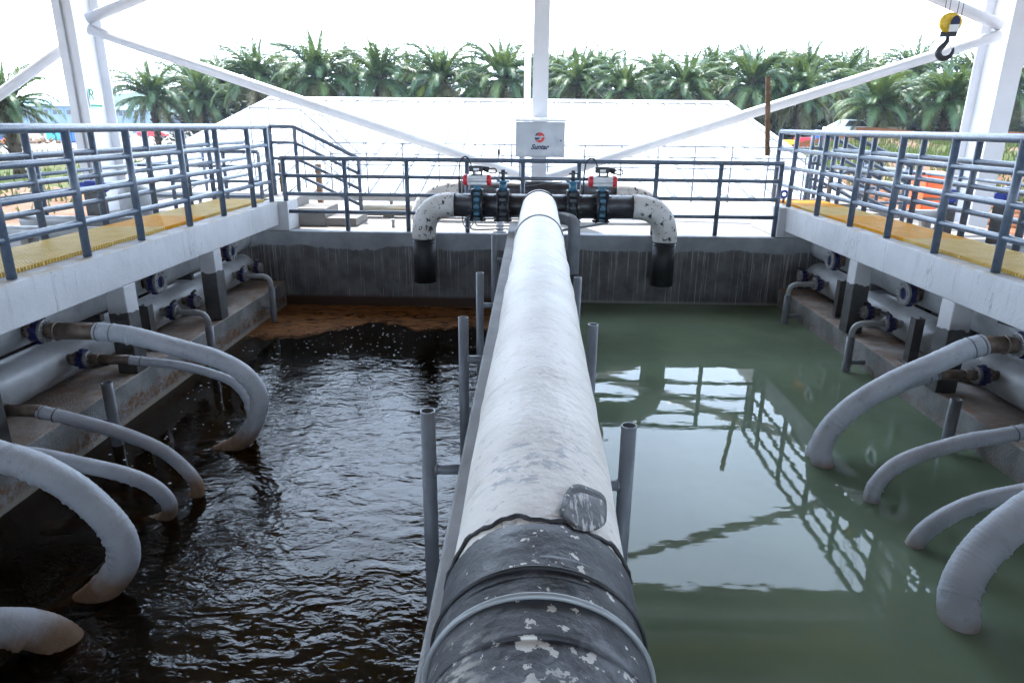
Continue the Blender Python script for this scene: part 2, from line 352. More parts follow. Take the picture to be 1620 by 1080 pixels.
# ------------------------------------------------------------------ mesh helpers
class MB:
    def __init__(s): s.v = []; s.f = []; s.sm = []
    def box(s, x0, x1, y0, y1, z0, z1):
        b = len(s.v); s.v += [(x, y, z) for z in (z0, z1) for y in (y0, y1) for x in (x0, x1)]
        for q in ((0, 2, 3, 1), (4, 5, 7, 6), (0, 1, 5, 4), (2, 6, 7, 3), (0, 4, 6, 2), (1, 3, 7, 5)):
            s.f.append(tuple(b+i for i in q)); s.sm.append(False)
        return s
    def bar(s, p, q, w, h):     # square bar between two points
        p, q = Vector(p), Vector(q); d = (q-p).normalized()
        a = d.cross(Vector((0, 0, 1))); a = a.normalized() if a.length > 1e-4 else Vector((1, 0, 0)); c = a.cross(d)
        b = len(s.v)
        for e in (p, q):
            for sx, sy in ((-1, -1), (1, -1), (1, 1), (-1, 1)): s.v.append(tuple(e+a*sx*w/2+c*sy*h/2))
        for q4 in ((0, 1, 2, 3), (7, 6, 5, 4), (0, 4, 5, 1), (1, 5, 6, 2), (2, 6, 7, 3), (3, 7, 4, 0)):
            s.f.append(tuple(b+i for i in q4)); s.sm.append(False)
        return s
    def tube(s, pts, r, seg=12, caps=True, hollow=0., jit=None):
        pts = [Vector(p) for p in pts]; n = len(pts)
        rs = r if isinstance(r, (list, tuple)) else [r]*n
        t0 = (pts[1]-pts[0]).normalized()
        a = t0.cross(Vector((0, 0, 1)))
        if a.length < 1e-3: a = t0.cross(Vector((0, 1, 0)))
        a.normalize()
        b = len(s.v)
        for i, p in enumerate(pts):
            t = (pts[min(i+1, n-1)]-pts[max(i-1, 0)]).normalized()
            a = (a-t*a.dot(t)).normalized(); c = t.cross(a)
            for k in range(seg):
                th = 2*math.pi*k/seg
                rr = rs[i]*(jit(i, th) if jit else 1.)
                s.v.append(tuple(p+(a*math.cos(th)+c*math.sin(th))*rr))
        for i in range(n-1):
            for k in range(seg):
                k2 = (k+1) % seg
                s.f.append((b+i*seg+k, b+i*seg+k2, b+(i+1)*seg+k2, b+(i+1)*seg+k)); s.sm.append(True)
        if caps:
            s.f.append(tuple(b+k for k in range(seg))[::-1]); s.sm.append(False)
            s.f.append(tuple(b+(n-1)*seg+k for k in range(seg))); s.sm.append(False)
        return s
    def cyl(s, p, q, r, seg=12): return s.tube([p, q], r, seg)
    def pipe(s, p, q, r, ri, seg=14):      # hollow straight pipe with open ends
        p, q = Vector(p), Vector(q)
        t = (q-p).normalized(); a = t.cross(Vector((0, 0, 1)))
        if a.length < 1e-3: a = t.cross(Vector((0, 1, 0)))
        a.normalize(); c = t.cross(a); b = len(s.v)
        for e, rr in ((p, ri), (p, r), (q, r), (q, ri)):
            for k in range(seg):
                th = 2*math.pi*k/seg; s.v.append(tuple(e+(a*math.cos(th)+c*math.sin(th))*rr))
        for i in range(4):
            j = (i+1) % 4
            for k in range(seg):
                k2 = (k+1) % seg
                s.f.append((b+i*seg+k, b+i*seg+k2, b+j*seg+k2, b+j*seg+k)); s.sm.append(i in (1, 3))
        return s
    def ring(s, c, axis, R_, r, seg=36, s2=8):
        c = Vector(c); ax = Vector(axis).normalized(); a = ax.cross(Vector((0, 0, 1)))
        if a.length < 1e-3: a = ax.cross(Vector((0, 1, 0)))
        a.normalize(); d = ax.cross(a); b = len(s.v)
        for i in range(seg):
            th = 2*math.pi*i/seg; rad = a*math.cos(th)+d*math.sin(th)
            for k in range(s2):
                ph = 2*math.pi*k/s2; s.v.append(tuple(c+rad*(R_+r*math.cos(ph))+ax*r*math.sin(ph)))
        for i in range(seg):
            for k in range(s2):
                s.f.append((b+i*s2+k, b+((i+1) % seg)*s2+k, b+((i+1) % seg)*s2+(k+1) % s2, b+i*s2+(k+1) % s2)); s.sm.append(True)
        return s
    def sphere(s, c, r, seg=12, rings=8, sq=(1, 1, 1)):
        b = len(s.v); c = Vector(c)
        for i in range(rings+1):
            ph = math.pi*i/rings
            for k in range(seg):
                th = 2*math.pi*k/seg
                s.v.append((c.x+r*sq[0]*math.sin(ph)*math.cos(th), c.y+r*sq[1]*math.sin(ph)*math.sin(th), c.z+r*sq[2]*math.cos(ph)))
        for i in range(rings):
            for k in range(seg):
                k2 = (k+1) % seg
                s.f.append((b+i*seg+k, b+(i+1)*seg+k, b+(i+1)*seg+k2, b+i*seg+k2)); s.sm.append(True)
        return s
    def poly(s, pts, ext):      # extruded polygon, pts 3D planar, ext vector
        b = len(s.v); n = len(pts); e = Vector(ext)
        s.v += [tuple(p) for p in pts]+[tuple(Vector(p)+e) for p in pts]
        s.f.append(tuple(range(b, b+n))[::-1]); s.sm.append(False); s.f.append(tuple(range(b+n, b+2*n))); s.sm.append(False)
        for i in range(n):
            j = (i+1) % n; s.f.append((b+i, b+j, b+n+j, b+n+i)); s.sm.append(False)
        return s
    def mesh(s, name, mat):
        me = bpy.data.meshes.new(name); me.from_pydata(s.v, [], s.f); me.polygons.foreach_set('use_smooth', s.sm)
        if mat: me.materials.append(MAT[mat])
        me.update(); return me
    def build(s, name, mat, parent=None, bevel=0., **kw):
        o = link(name, s.mesh(name, mat), parent)
        if bevel:
            b = o.modifiers.new('bevel', 'BEVEL'); b.width = bevel; b.segments = 2; b.limit_method = 'ANGLE'
        for k, v in kw.items(): o[k] = v
        return o
def link(name, data, parent=None):
    o = bpy.data.objects.new(name, data); C.objects.link(o)
    if parent: o.parent = parent
    return o
def tag(o, label, cat, group=None):
    o['label'] = label; o['category'] = cat
    if group: o['group'] = group
    return o
def thing(name, label, cat, loc=(0, 0, 0), rz=0., group=None):
    o = link(name, None); o.location = loc; o.rotation_euler = (0, 0, rz); o.empty_display_size = .1
    return tag(o, label, cat, group)
def struct(o): o['kind'] = 'structure'; return o
def copy_tree(o, parent=None):
    c = o.copy(); C.objects.link(c); c.parent = parent
    for ch in [x for x in o.children]: copy_tree(ch, c)
    return c
def catmull(P, n):
    P = [Vector(p) for p in P]; P = [P[0]*2-P[1]]+P+[P[-1]*2-P[-2]]; out = []
    for i in range(1, len(P)-2):
        for k in range(n):
            t = k/n; a, b, c, d = P[i-1:i+3]
            out.append(.5*((2*b)+(c-a)*t+(2*a-5*b+4*c-d)*t*t+(3*b-a-3*c+d)*t**3))
    out.append(P[-2]); return out
def resample(P, step):
    out = [P[0]]; acc = 0.
    for i in range(1, len(P)):
        a, b = P[i-1], P[i]; L = (b-a).length; pos = step-acc
        while pos <= L: out.append(a+(b-a)*(pos/L)); pos += step
        acc = (acc+L) % step if L else acc
    return out

# ------------------------------------------------------------------ setting: ground, hill, deck, water
def sstep(a, b, x):
    t = max(0., min(1., (x-a)/(b-a))); return t*t*(3-2*t)
def gz(x, y):
    z = -2.2
    if y > 15:
        z += 2.5*sstep(8, 14, x*30/max(y, 30))*sstep(22, 56, y)+1.6*sstep(60, 110, y)*(1-sstep(8, 14, x*30/max(y, 30)))*(.35 if x < -40 else 1)
        z += .12*math.sin(x*.6+y*.3)+.1*math.sin(x*.23-y*.41)
    if abs(x) < 11 and -40 < y < 17.5: z = -5.
    return z
def axis_pts(segs):
    o = []
    for a, b, n in segs: o += [a+(b-a)*i/n for i in range(n)]
    return o+[segs[-1][1]]
gx = axis_pts([(-2500, -200, 8), (-200, -80, 24), (-80, 80, 120), (80, 200, 20), (200, 2500, 8)])
gy = axis_pts([(-400, -41, 6), (-41, 17.4, 4), (17.4, 120, 100), (120, 300, 20), (300, 3000, 10)])
mb = MB()
for y in gy:
    for x in gx: mb.v.append((x, y, gz(x, y)))
nx = len(gx)
for j in range(len(gy)-1):
    for i in range(nx-1): mb.f.append((j*nx+i, j*nx+i+1, (j+1)*nx+i+1, (j+1)*nx+i)); mb.sm.append(True)
struct(mb.build('ground', 'ground'))
mb = MB(); rnd = random.Random(3); nxx, nyy = 150, 14
for j in range(nyy):
    for i in range(nxx):
        x = -1500+3000*i/(nxx-1); y = 520+240*j/(nyy-1)
        hgt = 44*math.sin(math.pi*min(1, .08+j/(nyy-1)*.92))*(.75+.22*math.sin(x*.006+1)+.12*math.sin(x*.017))
        mb.v.append((x+rnd.uniform(-6, 6), y, -3+hgt*max(.35, 1-max(0, x+200)/900)+rnd.uniform(-1.6, 1.6)*(j > 1)))
for j in range(nyy-1):
    for i in range(nxx-1): mb.f.append((j*nxx+i, j*nxx+i+1, (j+1)*nxx+i+1, (j+1)*nxx+i)); mb.sm.append(False)
struct(mb.build('hill', 'hillwood'))

DZ = -.45
mb = MB(); mb.box(-7.8, 7.8, 10.704, 15.6, -1.2, DZ); mb.box(-7.8, -4.97, -4, 10.7, -1.2, DZ); mb.box(4.97, 7.8, -4, 10.7, -1.2, DZ)
struct(mb.build('deck', 'deck', None, .01))
def sheet(name, x0, x1, y0, y1, z, mat):
    mb = MB(); mb.v = [(x0, y0, z), (x1, y0, z), (x1, y1, z), (x0, y1, z)]; mb.f = [(0, 1, 2, 3)]; mb.sm = [True]
    return mb.build(name, mat)
wl = struct(sheet('water', -3.9, -.2, -4, 10.41, ZL, 'waterL')); wr = struct(sheet('water', .2, 3.97, -4, 10.41, ZR, 'waterR'))
wl['label'] = 'dark brown rippled water in the basin beside the brown scum'; wr['label'] = 'calm green water mirroring the railings'

# ------------------------------------------------------------------ concrete tank
tank = thing('concrete_tank', 'open concrete basin split in two by a wall, drip-stained at its far end', 'tank', (0, 0, -2.8))
def tb(name, mat, boxes, bevel=.012):
    m = MB()
    for b in boxes: m.box(*b)
    o = m.build(name, mat, tank, bevel); o.matrix_parent_inverse = Matrix.Translation((0, 0, 2.8)); return o
tb('back_wall', 'backwall', [(-4.95, 4.95, 10.4, 10.7, -2.8, -.452)], .015)
tb('ledge', 'ledge', [(-4.95, -3.855, -4, 10.396, -2.8, -1.24)], .015)
tb('ledge', 'ledge', [(3.93, 4.95, -4, 10.396, -2.8, -1.24)], .015)
tb('divider_wall', 'concrete', [(-.29, .33, -4, 10.396, -2.8, -.285)], .012)
tb('floor', 'black', [(-3.853, -.302, -4, 10.396, -2.9, -2.7), (.332, 3.927, -4, 10.396, -2.9, -2.7)], 0)
tb('gallery_wall', 'concrete', [(-5.1, -4.952, -4, 10.396, -2.8, -.46)], 0)
tb('gallery_wall', 'concrete', [(4.952, 5.1, -4, 10.396, -2.8, -.46)], 0)
tb('near_wall', 'concrete', [(-4.95, 4.95, -4.4, -4.01, -2.8, -.3)], 0)
tb('wall_pier', 'beam', [(-4.1, -3.72, 10.42, 10.9, -.448, -.002)], .01)
tb('wall_pier', 'beam', [(3.8, 4.4, 10.42, 11.7, -.448, -.002)], .01)

# ------------------------------------------------------------------ walkways on both sides
def grating_mesh(L, W, name, mat):
    m = MB(); d = .04; px = .0385
    nb = int(L/px); nw = int(W/px)
    for i in range(nb+1): y = -L/2+L*i/nb; m.box(-W/2, W/2, y-.0045, y+.0045, -d, 0)
    for i in range(1, nw): x = -W/2+W*i/nw; m.box(x-.0045, x+.0045, -L/2, L/2, -d+.002, -.002)
    return m.mesh(name, mat)
GP = 0.98
gm_a = grating_mesh(GP-.012, .72, 'grating_panel', 'grate_a'); gm_b = grating_mesh(GP-.012, .72, 'grating_panel', 'grate_b')
def walkway(sx, label, cols, yend, tones):
    t = thing('concrete_walkway', label, 'walkway', (sx*4.3, 0, -1.24))
    inv = Matrix.Translation((-sx*4.3, 0, 1.24))
    def add(o): o.matrix_parent_inverse = inv; return o
    f = 3.855 if sx < 0 else 3.905
    m = MB(); a, b = sorted((sx*f, sx*(f+.2))); m.box(a, b, -4, yend, -.35, 0); add(m.build('beam', 'beam', t, .012))
    m = MB(); a, b = sorted((sx*4.76, sx*4.9)); m.box(a, b, -4, yend, -.3, -.002); add(m.build('outer_beam', 'beam', t, .012))
    for y in cols:
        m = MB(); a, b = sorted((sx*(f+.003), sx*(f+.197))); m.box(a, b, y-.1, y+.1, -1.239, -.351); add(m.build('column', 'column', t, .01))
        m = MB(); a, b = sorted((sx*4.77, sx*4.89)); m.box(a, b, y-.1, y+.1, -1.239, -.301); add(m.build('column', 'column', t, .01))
        m = MB(); a, b = sorted((sx*(f+.201), sx*4.759)); m.box(a, b, y-.08, y+.08, -.2, -.03); add(m.build('cross_beam', 'concrete', t, .01))
    y = yend-.02-GP/2; i = 0
    while y > -1:
        g = link('grating_panel', gm_a if tones[i % len(tones)] else gm_b, t); g.matrix_parent_inverse = inv
        g.location = (sx*4.41, y, .034); y -= GP; i += 1
    return t
COLY = [0.6, 2.45, 4.4, 6.28, 8.2]
walkway(-1, 'concrete walkway left of the basins with pale yellow grating and grey railing', COLY, 10.38, [0, 0, 1, 0, 0, 0, 0])
walkway(1, 'concrete walkway right of the basins with bright yellow grating in patches', [0.5, 2.35, 4.25, 6.17, 8.09], 11.3, [1, 0, 1, 1, 0, 0, 1])

# ------------------------------------------------------------------ railings
RZ = (.30, .57, .83, 1.09)
def railing(label, posts, runs, heights=RZ, rp=.036, rr=.029, mat='rail', name='railing', plate=True, ph=None, group=None, topr=None):
    """posts: (x, y, z_base[, height]); runs: lists of (x, y, z_base) polylines carrying all rails"""
    o = Vector(posts[0][:3])
    t = thing(name, label, 'railing', tuple(o), 0, group)
    inv = Matrix.Translation(-o)
    for p in posts:
        H = p[3] if len(p) > 3 else heights[-1]
        m = MB(); m.cyl((p[0], p[1], p[2]+.006), (p[0], p[1], p[2]+H-.004), rp, 14)
        pc = m.build('post', mat, t); pc.matrix_parent_inverse = inv
        if plate:
            m = MB(); m.box(p[0]-.075, p[0]+.075, p[1]-.075, p[1]+.075, p[2]+.001, p[2]+.012)
            for ax, ay in ((-1, -1), (1, -1), (1, 1), (-1, 1)): m.cyl((p[0]+ax*.055, p[1]+ay*.055, p[2]+.01), (p[0]+ax*.055, p[1]+ay*.055, p[2]+.035), .009, 6)
            b = m.build('base_plate', 'darkvalve', pc); b.matrix_parent_inverse = inv
    for run in runs:
        for i, h in enumerate(heights):
            pts = [(q[0], q[1], q[2]+h) for q in run]
            m = MB(); r = (topr or rp*.98) if i == len(heights)-1 else rr
            m.tube(pts, r, 14); m.build('rail', mat, t).matrix_parent_inverse = inv
    return t
ly = [.1, 1.05, 2.02, 3.0, 3.95, 4.92, 5.84, 6.72, 7.74, 8.65, 9.64, 10.33]
railing('slate grey four-rail railing along the basin edge of the left walkway', [(-3.92, y, 0) for y in ly], [[(-3.92, -.5, 0), (-3.92, 10.34, 0)]])
ry = [.1, 1.05, 2.0, 2.95, 3.9, 4.82, 5.73, 6.64, 7.56, 8.47, 9.49, 10.55, 11.25]
railing('slate grey four-rail railing along the basin edge of the right walkway', [(3.97, y, 0) for y in ry], [[(3.97, -.5, 0), (3.97, 11.26, 0)]])
lo = [.6, 1.6, 2.6, 3.6, 4.6, 5.6, 6.6, 7.62, 8.7, 9.65, 10.4, 11.85]
railing('slate grey railing along the outer edge of the left walkway', [(-4.83, y, 0 if y < 10.5 else DZ, 1.09 if y < 10.5 else 1.54) for y in lo], [[(-4.83, -.5, 0), (-4.83, 11.85, 0)]])
ro = [.8, 1.8, 2.8, 3.8, 4.8, 5.8, 6.76, 7.66, 8.72, 9.96, 11.2]
railing('slate grey railing along the outer edge of the right walkway', [(4.83, y, 0) for y in ro], [[(4.83, -.5, 0), (4.83, 11.21, 0)]])
YB = 10.5
bx = [-3.76, -2.82, -1.87, -.95, -.1, .75, 1.92, 2.88, 3.78]
railing('slate grey railing crossing behind the black header pipe on the far wall', [(x, YB, DZ) for x in bx], [[(-3.8, YB, DZ), (3.8, YB, DZ)]], (.29, .56, .83, 1.09))
# stair railings
def stair_rail(label, P0, P1, P2, extra=(), mat='rail', rp=.034, rr=.029, hs=RZ, zb0=None):
    o = Vector(P0); t = thing('stair_railing', label, 'railing', tuple(o)); inv = Matrix.Translation(-o)
    for h in hs:
        m = MB(); m.tube([(P0[0], P0[1], P0[2]+h), (P1[0], P1[1], P1[2]+h), (P2[0], P2[1], P2[2]+h)], rr if h < hs[-1] else rp, 12)
        m.build('rail', mat, t).matrix_parent_inverse = inv
    for p in (P0, P1, P2)+tuple(extra):
        m = MB(); m.cyl((p[0], p[1], p[2] if p[2] < -.3 or not zb0 else zb0), (p[0], p[1], p[2]+hs[-1]), rp, 12); m.build('post', mat, t).matrix_parent_inverse = inv
    return t
stair_rail('slate grey sloping handrail of the concrete steps at the far left', (-4.4, 11.8, 0), (-3.98, 11.8, 0), (-2.92, 11.8, -.5+.0), zb0=DZ)
stair_rail('slate grey sloping handrail of the steps beyond the right walkway', (4.86, 11.25, 0), (5.0, 11.25, 0), (6.1, 11.25, -.5), zb0=DZ)
stair_rail('slate grey sloping handrail behind the right walkway, farther of two', (4.86, 12.2, 0), (5.0, 12.2, 0), (6.1, 12.2, -.5), zb0=DZ)
# lower platform railings outside the walkways
railing('slate grey platform railing left of the far deck', [(-7.3, y, DZ) for y in (7.2, 8.6, 10.1, 11.6, 13.2, 15.4)], [[(-7.3, 7.0, DZ), (-7.3, 15.4, DZ)]], (.29, .56, .83, 1.09))
railing('slate grey platform railing running sideways beyond the left walkway', [(-6.6, 12.6, DZ), (-5.6, 12.6, DZ), (-4.95, 12.6, DZ)], [[(-7.2, 12.6, DZ), (-4.95, 12.6, DZ)]], (.29, .56, .83, 1.09))
railing('slate grey platform railing beside the orange tank', [(7.3, y, DZ) for y in (5.5, 7.0, 8.6, 10.2, 11.9, 13.6, 15.3)], [[(7.3, 5, DZ), (7.3, 15.3, DZ)]], (.29, .56, .83, 1.09))
railing('slate grey platform railing in front of the orange tank', [(5.2, 12.9, DZ), (6.1, 12.9, DZ), (7.0, 12.9, DZ)], [[(5.2, 12.9, DZ), (7.25, 12.9, DZ)]], (.29, .56, .83, 1.09))
railing('thin galvanised three-rail fence at the far edge of the sunlit deck', [(x, 15.3, DZ) for x in [-4.4+.8*i for i in range(14)]], [[(-4.4, 15.3, DZ), (6.1, 15.3, DZ)]], (.73, .96, 1.19), .017, .014, 'thinrail', plate=False)
stair_rail('white stair railing against the white roof at the far left', (-6.55, 16.4, .43), (-5.35, 16.4, .4), (-4.3, 16.4, -.55), ((-6.1, 16.4, .43),), 'stair_white', .022, .018, (.3, .65, 1.05), zb0=-.6)
stair_rail('white stair railing, farther of the pair at the white roof', (-5.3, 17.2, .35), (-5.1, 17.2, .35), (-4.2, 17.2, -.6), (), 'stair_white', .02, .016, (.65, 1.0), zb0=-.6)

# concrete steps
def steps(label, x0, dx, y0, y1, n, zt):
    t = thing('concrete_steps', label, 'steps', (x0, y0, DZ)); inv = Matrix.Translation((-x0, -y0, -DZ))
    for i in range(n):
        a, b = sorted((x0+dx*i, x0+dx*(i+1))); m = MB(); m.box(a, b-.002, y0, y1, DZ+.002, zt-(i+1)*.148); m.build('step', 'deck', t, .012).matrix_parent_inverse = inv
    return t
steps('white concrete steps down from the left walkway to the far deck', -4.3, .5, 10.95, 11.75, 3, .13)
steps('white concrete steps down from the right walkway', 4.95, .4, 11.3, 12.15, 3, .13)

# ------------------------------------------------------------------ main insulated pipe
def pipe_axis(y): return Vector((.025+.0125*y, y, -.055+.0118*y))
mp = thing('main_pipe', 'thick white-coated pipe running down the centre wall, black wrap at its near end', 'pipe', tuple(pipe_axis(0)))
def mpadd(m, name, mat, par=None):
    o = m.build(name, mat, par or mp); o.matrix_parent_inverse = Matrix.Translation(-pipe_axis(0)); return o
rj = random.Random(5)
def pbody(y0, y1, r, step=.06, seam=()):
    ys = [y0+(y1-y0)*i/int((y1-y0)/step) for i in range(int((y1-y0)/step)+1)]
    rs = [r*(1+.006*math.sin(y*3.1)+.004*math.sin(y*9.7)) + sum(.006*math.exp(-((y-q)/.03)**2) for q in seam) for y in ys]
    m = MB(); m.tube([pipe_axis(y) for y in ys], rs, 64, jit=lambda i, th: 1+.006*math.sin(3*th+i*.2)+.004*math.sin(7*th-i*.33)); return m
mpadd(pbody(1.42, 9.62, .2435, seam=(4.6, 5.4, 6.6, 7.6, 2.6)), 'casing', 'mainpipe')
mpadd(pbody(-3, 1.12, .246, .03), 'black_wrap', 'wrap')
mpadd(pbody(1.08, 1.34, .2505, .01), 'black_wrap', 'wrap')
def ragged(y0, y1, r, amp, seed):
    rr = random.Random(seed); m = MB(); seg = 128; rows = 8
    off = [sum(amp*math.sin(k*th*2*math.pi/seg*1.+ph)/q for k, ph, q in P) for P in [[(3, rr.random()*6, 1), (7, rr.random()*6, 2), (19, rr.random()*6, 3), (41, rr.random()*6, 4)]] for th in range(seg)]
    for j in range(rows):
        for k in range(seg):
            th = 2*math.pi*k/seg; y = y0+(y1-y0)*j/(rows-1)+(off[k] if j == rows-1 else 0)
            a = pipe_axis(y); rad = r if j < rows-1 else r-.012
            m.v.append((a.x+rad*math.cos(th), y, a.z+rad*math.sin(th)))
    for j in range(rows-1):
        for k in range(seg): m.f.append((j*seg+k, (j+1)*seg+k, (j+1)*seg+(k+1) % seg, j*seg+(k+1) % seg)); m.sm.append(True)
    return m
mpadd(ragged(1.26, 1.5, .2495, .02, 2), 'tape_edge', 'wrap')
bead = MB(); rb = random.Random(9); bp = []
for k in range(121):
    th = 2*math.pi*k/120; y = 1.5+.018*math.sin(3*th+1)+.008*math.sin(11*th)+.004*math.sin(29*th); q = pipe_axis(y); bp.append((q.x+.2465*math.cos(th), y, q.z+.2465*math.sin(th)))
bead.tube(bp, [.0055+.0025*rb.random() for _ in bp], 8); mpadd(bead, 'tape_lip', 'black')
mpadd(MB().ring(pipe_axis(1.29), (.011, 1, .012), .2525, .006, 72, 8), 'tape_ridge', 'black')
for y, r, rr in ((1.195, .2545, .0075), (7.0, .2475, .011), (9.35, .2475, .012)):
    s_ = mpadd(MB().ring(pipe_axis(y), (.011, 1, .012), r, rr, 64, 8), 'strap', 'cable' if y < 8 else 'black')
# loose rubber flap beside the tape edge
def flap(y0, hl, ha, th0, rad, seed=0):
    m = MB(); nr, na = 6, 28; rr_ = random.Random(seed); ph = [rr_.random()*6 for _ in range(3)]
    def P(r, a):
        e = r*(1+.05*math.sin(3*a+ph[0])+.04*math.sin(5*a+ph[1])); c, s_ = math.cos(a), math.sin(a)
        c, s_ = math.copysign(abs(c)**.75, c), math.copysign(abs(s_)**.75, s_)
        th = th0-e*s_*ha-e*c*R(5); y = y0+e*c*hl+e*s_*.03; q = pipe_axis(y); rd = rad
        return (q.x+rd*math.cos(th), y, q.z+rd*math.sin(th))
    m.v.append(P(0, 0))
    for k in range(1, nr+1):
        for q in range(na): m.v.append(P(k/nr, 2*math.pi*q/na))
    for q in range(na):
        m.f.append((0, 1+q, 1+(q+1) % na)); m.sm.append(True)
        for k in range(nr-1):
            b0, b1 = 1+k*na, 1+(k+1)*na; m.f.append((b0+q, b1+q, b1+(q+1) % na, b0+(q+1) % na)); m.sm.append(True)
    return m
m = flap(1.6, .12, R(17), R(60), .2500)
sd = mpadd(m, 'rubber_flap', 'wrap').modifiers.new('s', 'SOLIDIFY'); sd.thickness = .004
m = flap(1.575, .1, R(15), R(60), .2525)
fl = mpadd(m, 'flap_patch', 'flap'); sd = fl.modifiers.new('s', 'SOLIDIFY'); sd.thickness = .002

# poles clamped to the divider wall
def wall_pole(x, y, ztop, zb, side, label, r=.036):
    t = thing('vent_pole', label, 'pole', (x, y, zb), 0, 'grey poles beside the main pipe')
    m = MB(); m.pipe((0, 0, 0), (0, 0, ztop-zb), r, r-.005, 18); m.build('tube', 'pole', t)
    wx = (-.3 if side < 0 else .33)-x
    m = MB(); m.cyl((-math.copysign(r*.6, x), 0, ztop-zb-.31), (wx, 0, ztop-zb-.31), r*.72, 14); m.build('bracket', 'pole', t)
    m = MB(); m.ring((-math.copysign(r*.95, x), 0, ztop-zb-.31), (1, 0, 0), r*.72, .006, 16, 6); m.build('weld', 'silver', t)
    return t
for i, (x, y) in enumerate(((-.465, 2.94), (-.45, 4.57), (-.44, 6.08), (-.42, 8.3))):
    wall_pole(x, y, -.14, -1.9, -1, ['nearest', 'second', 'third', 'farthest'][i]+' grey open-topped pole on the left side of the white main pipe')
for i, (x, y) in enumerate(((.475, 2.82), (.455, 4.45), (.45, 5.95))):
    wall_pole(x, y, -.14, -1.9, 1, ['nearest', 'second', 'third'][i]+' grey open-topped pole on the right side of the white main pipe')
dp = thing('drain_pipe', 'grey elbowed drain pipe with black sleeve right of the main pipe end', 'pipe', (.62, 9.2, -1))
m = MB(); m.tube(catmull([(-.22, .3, .93), (-.08, .12, .93), (-.02, .03, .9), (0, 0, .8), (0, 0, .5), (0, 0, .2)], 8), .085, 18); m.build('elbow', 'pole', dp)
m = MB(); m.cyl((0, 0, .22), (0, 0, -.05), .075, 16); m.build('sleeve', 'black', dp)
m = MB(); m.box(-.2, -.1, -.08, .1, -.1, .42); m.build('rubber_block', 'black', dp, .008)

# ------------------------------------------------------------------ header pipes and valves on the far wall
HY, HZ, HR = 9.72, .06, .165
def bend(p0, p1, p2, n=14):
    p0, p1, p2 = map(Vector, (p0, p1, p2)); return [(p0*(1-t)**2+p1*2*t*(1-t)+p2*t*t) for t in [i/n for i in range(n+1)]]
def header(y, z, r, xl, xr, bl, br, zd, zs, zbot, label, sleeve=True, mats=('black_pipe', 'fleck', 'black')):
    t = thing('header_pipe', label, 'pipe', (.13, y, z)); inv = Matrix.Translation((-.13, -y, -z))
    m = MB(); m.cyl((bl, y, z), (br, y, z), r, 32); m.build('run', mats[0], t).matrix_parent_inverse = inv
    for xa, xe in ((bl, xl), (br, xr)):
        sg = 1 if xe > xa else -1
        pts = [Vector((xa, y, z))]+bend((xa+sg*.06, y, z), (xe, y, z), (xe, y, z-abs(xe-xa)+.02))+[Vector((xe, y, zs))]
        m = MB(); m.tube(pts, [r*1.05]*len(pts), 32, jit=lambda i, th: 1+.012*math.sin(3*th+i*.7)); m.build('elbow', mats[1], t).matrix_parent_inverse = inv
        if sleeve:
            m = MB(); m.pipe((xe, y, zs+.04), (xe, y, zbot), r*.98, r*.9, 32); m.ring((xe, y, zs-.05), (0, 0, 1), r*.98, .008, 32, 6); m.build('sleeve', mats[2], t).matrix_parent_inverse = inv
    return t
header(HY, HZ, HR, -1.51, 1.96, -1.06, 1.47, -.4, -.42, -1.06, 'black header pipe with flaking white elbows dropping into both basins')
header(11.95, .08, .15, -1.95, 2.35, -1.2, 1.5, -.3, -.44, 0, 'second black and white header pipe behind the railing on the far deck', False)
def bolts(m, x, r, n, ln, rb=.011, y=0, z=0):
    for k in range(n):
        th = 2*math.pi*(k+.5)/n; m.cyl((x-ln, y+r*math.cos(th), z+r*math.sin(th)), (x+ln, y+r*math.cos(th), z+r*math.sin(th)), rb, 6)
def gate_valve(x, label, lever):
    t = thing('gear_valve', label, 'valve', (x, HY, HZ))
    for dx in (-.075, .075):
        m = MB(); m.cyl((dx-.016, 0, 0), (dx+.016, 0, 0), .235, 32); m.build('flange', 'black_pipe', t, .003)
    m = MB(); m.cyl((-.055, 0, 0), (.055, 0, 0), .2, 28)
    for k in range(12):
        th = 2*math.pi*k/12; m.box(-.05, .05, .2*math.cos(th)-.02, .2*math.cos(th)+.02, .2*math.sin(th)-.02, .2*math.sin(th)+.02)
    m.build('body', 'darkvalve', t)
    m = MB(); bolts(m, 0, .215, 12, .125); m.build('bolts', 'darkvalve', t)
    m = MB(); m.cyl((0, 0, .18), (0, 0, .34), .05, 16); m.box(-.09, .09, -.06, .06, .33, .352); m.build('neck', 'teal', t)
    m = MB(); m.cyl((0, 0, .35), (0, 0, .47), .028, 12); m.box(-.062, .062, -.03, .03, .44, .465); m.cyl((0, 0, .46), (0, 0, .5), .03, 8); m.build('stem', 'darkvalve', t)
    m = MB(); m.bar((-.05, 0, .36), (lever, -.05, .375), .035, .02)
    if abs(lever) > .5: m.bar((-.15, 0, .34), (lever*.9, -.1, .28), .014, .014)
    m.build('lever', 'hookblack', t)
    return t
gate_valve(-.37, 'dark blue gear valve left of the main pipe with a short black lever', -.32)
gate_valve(.615, 'dark blue gear valve right of the main pipe with a long black lever', -.72)
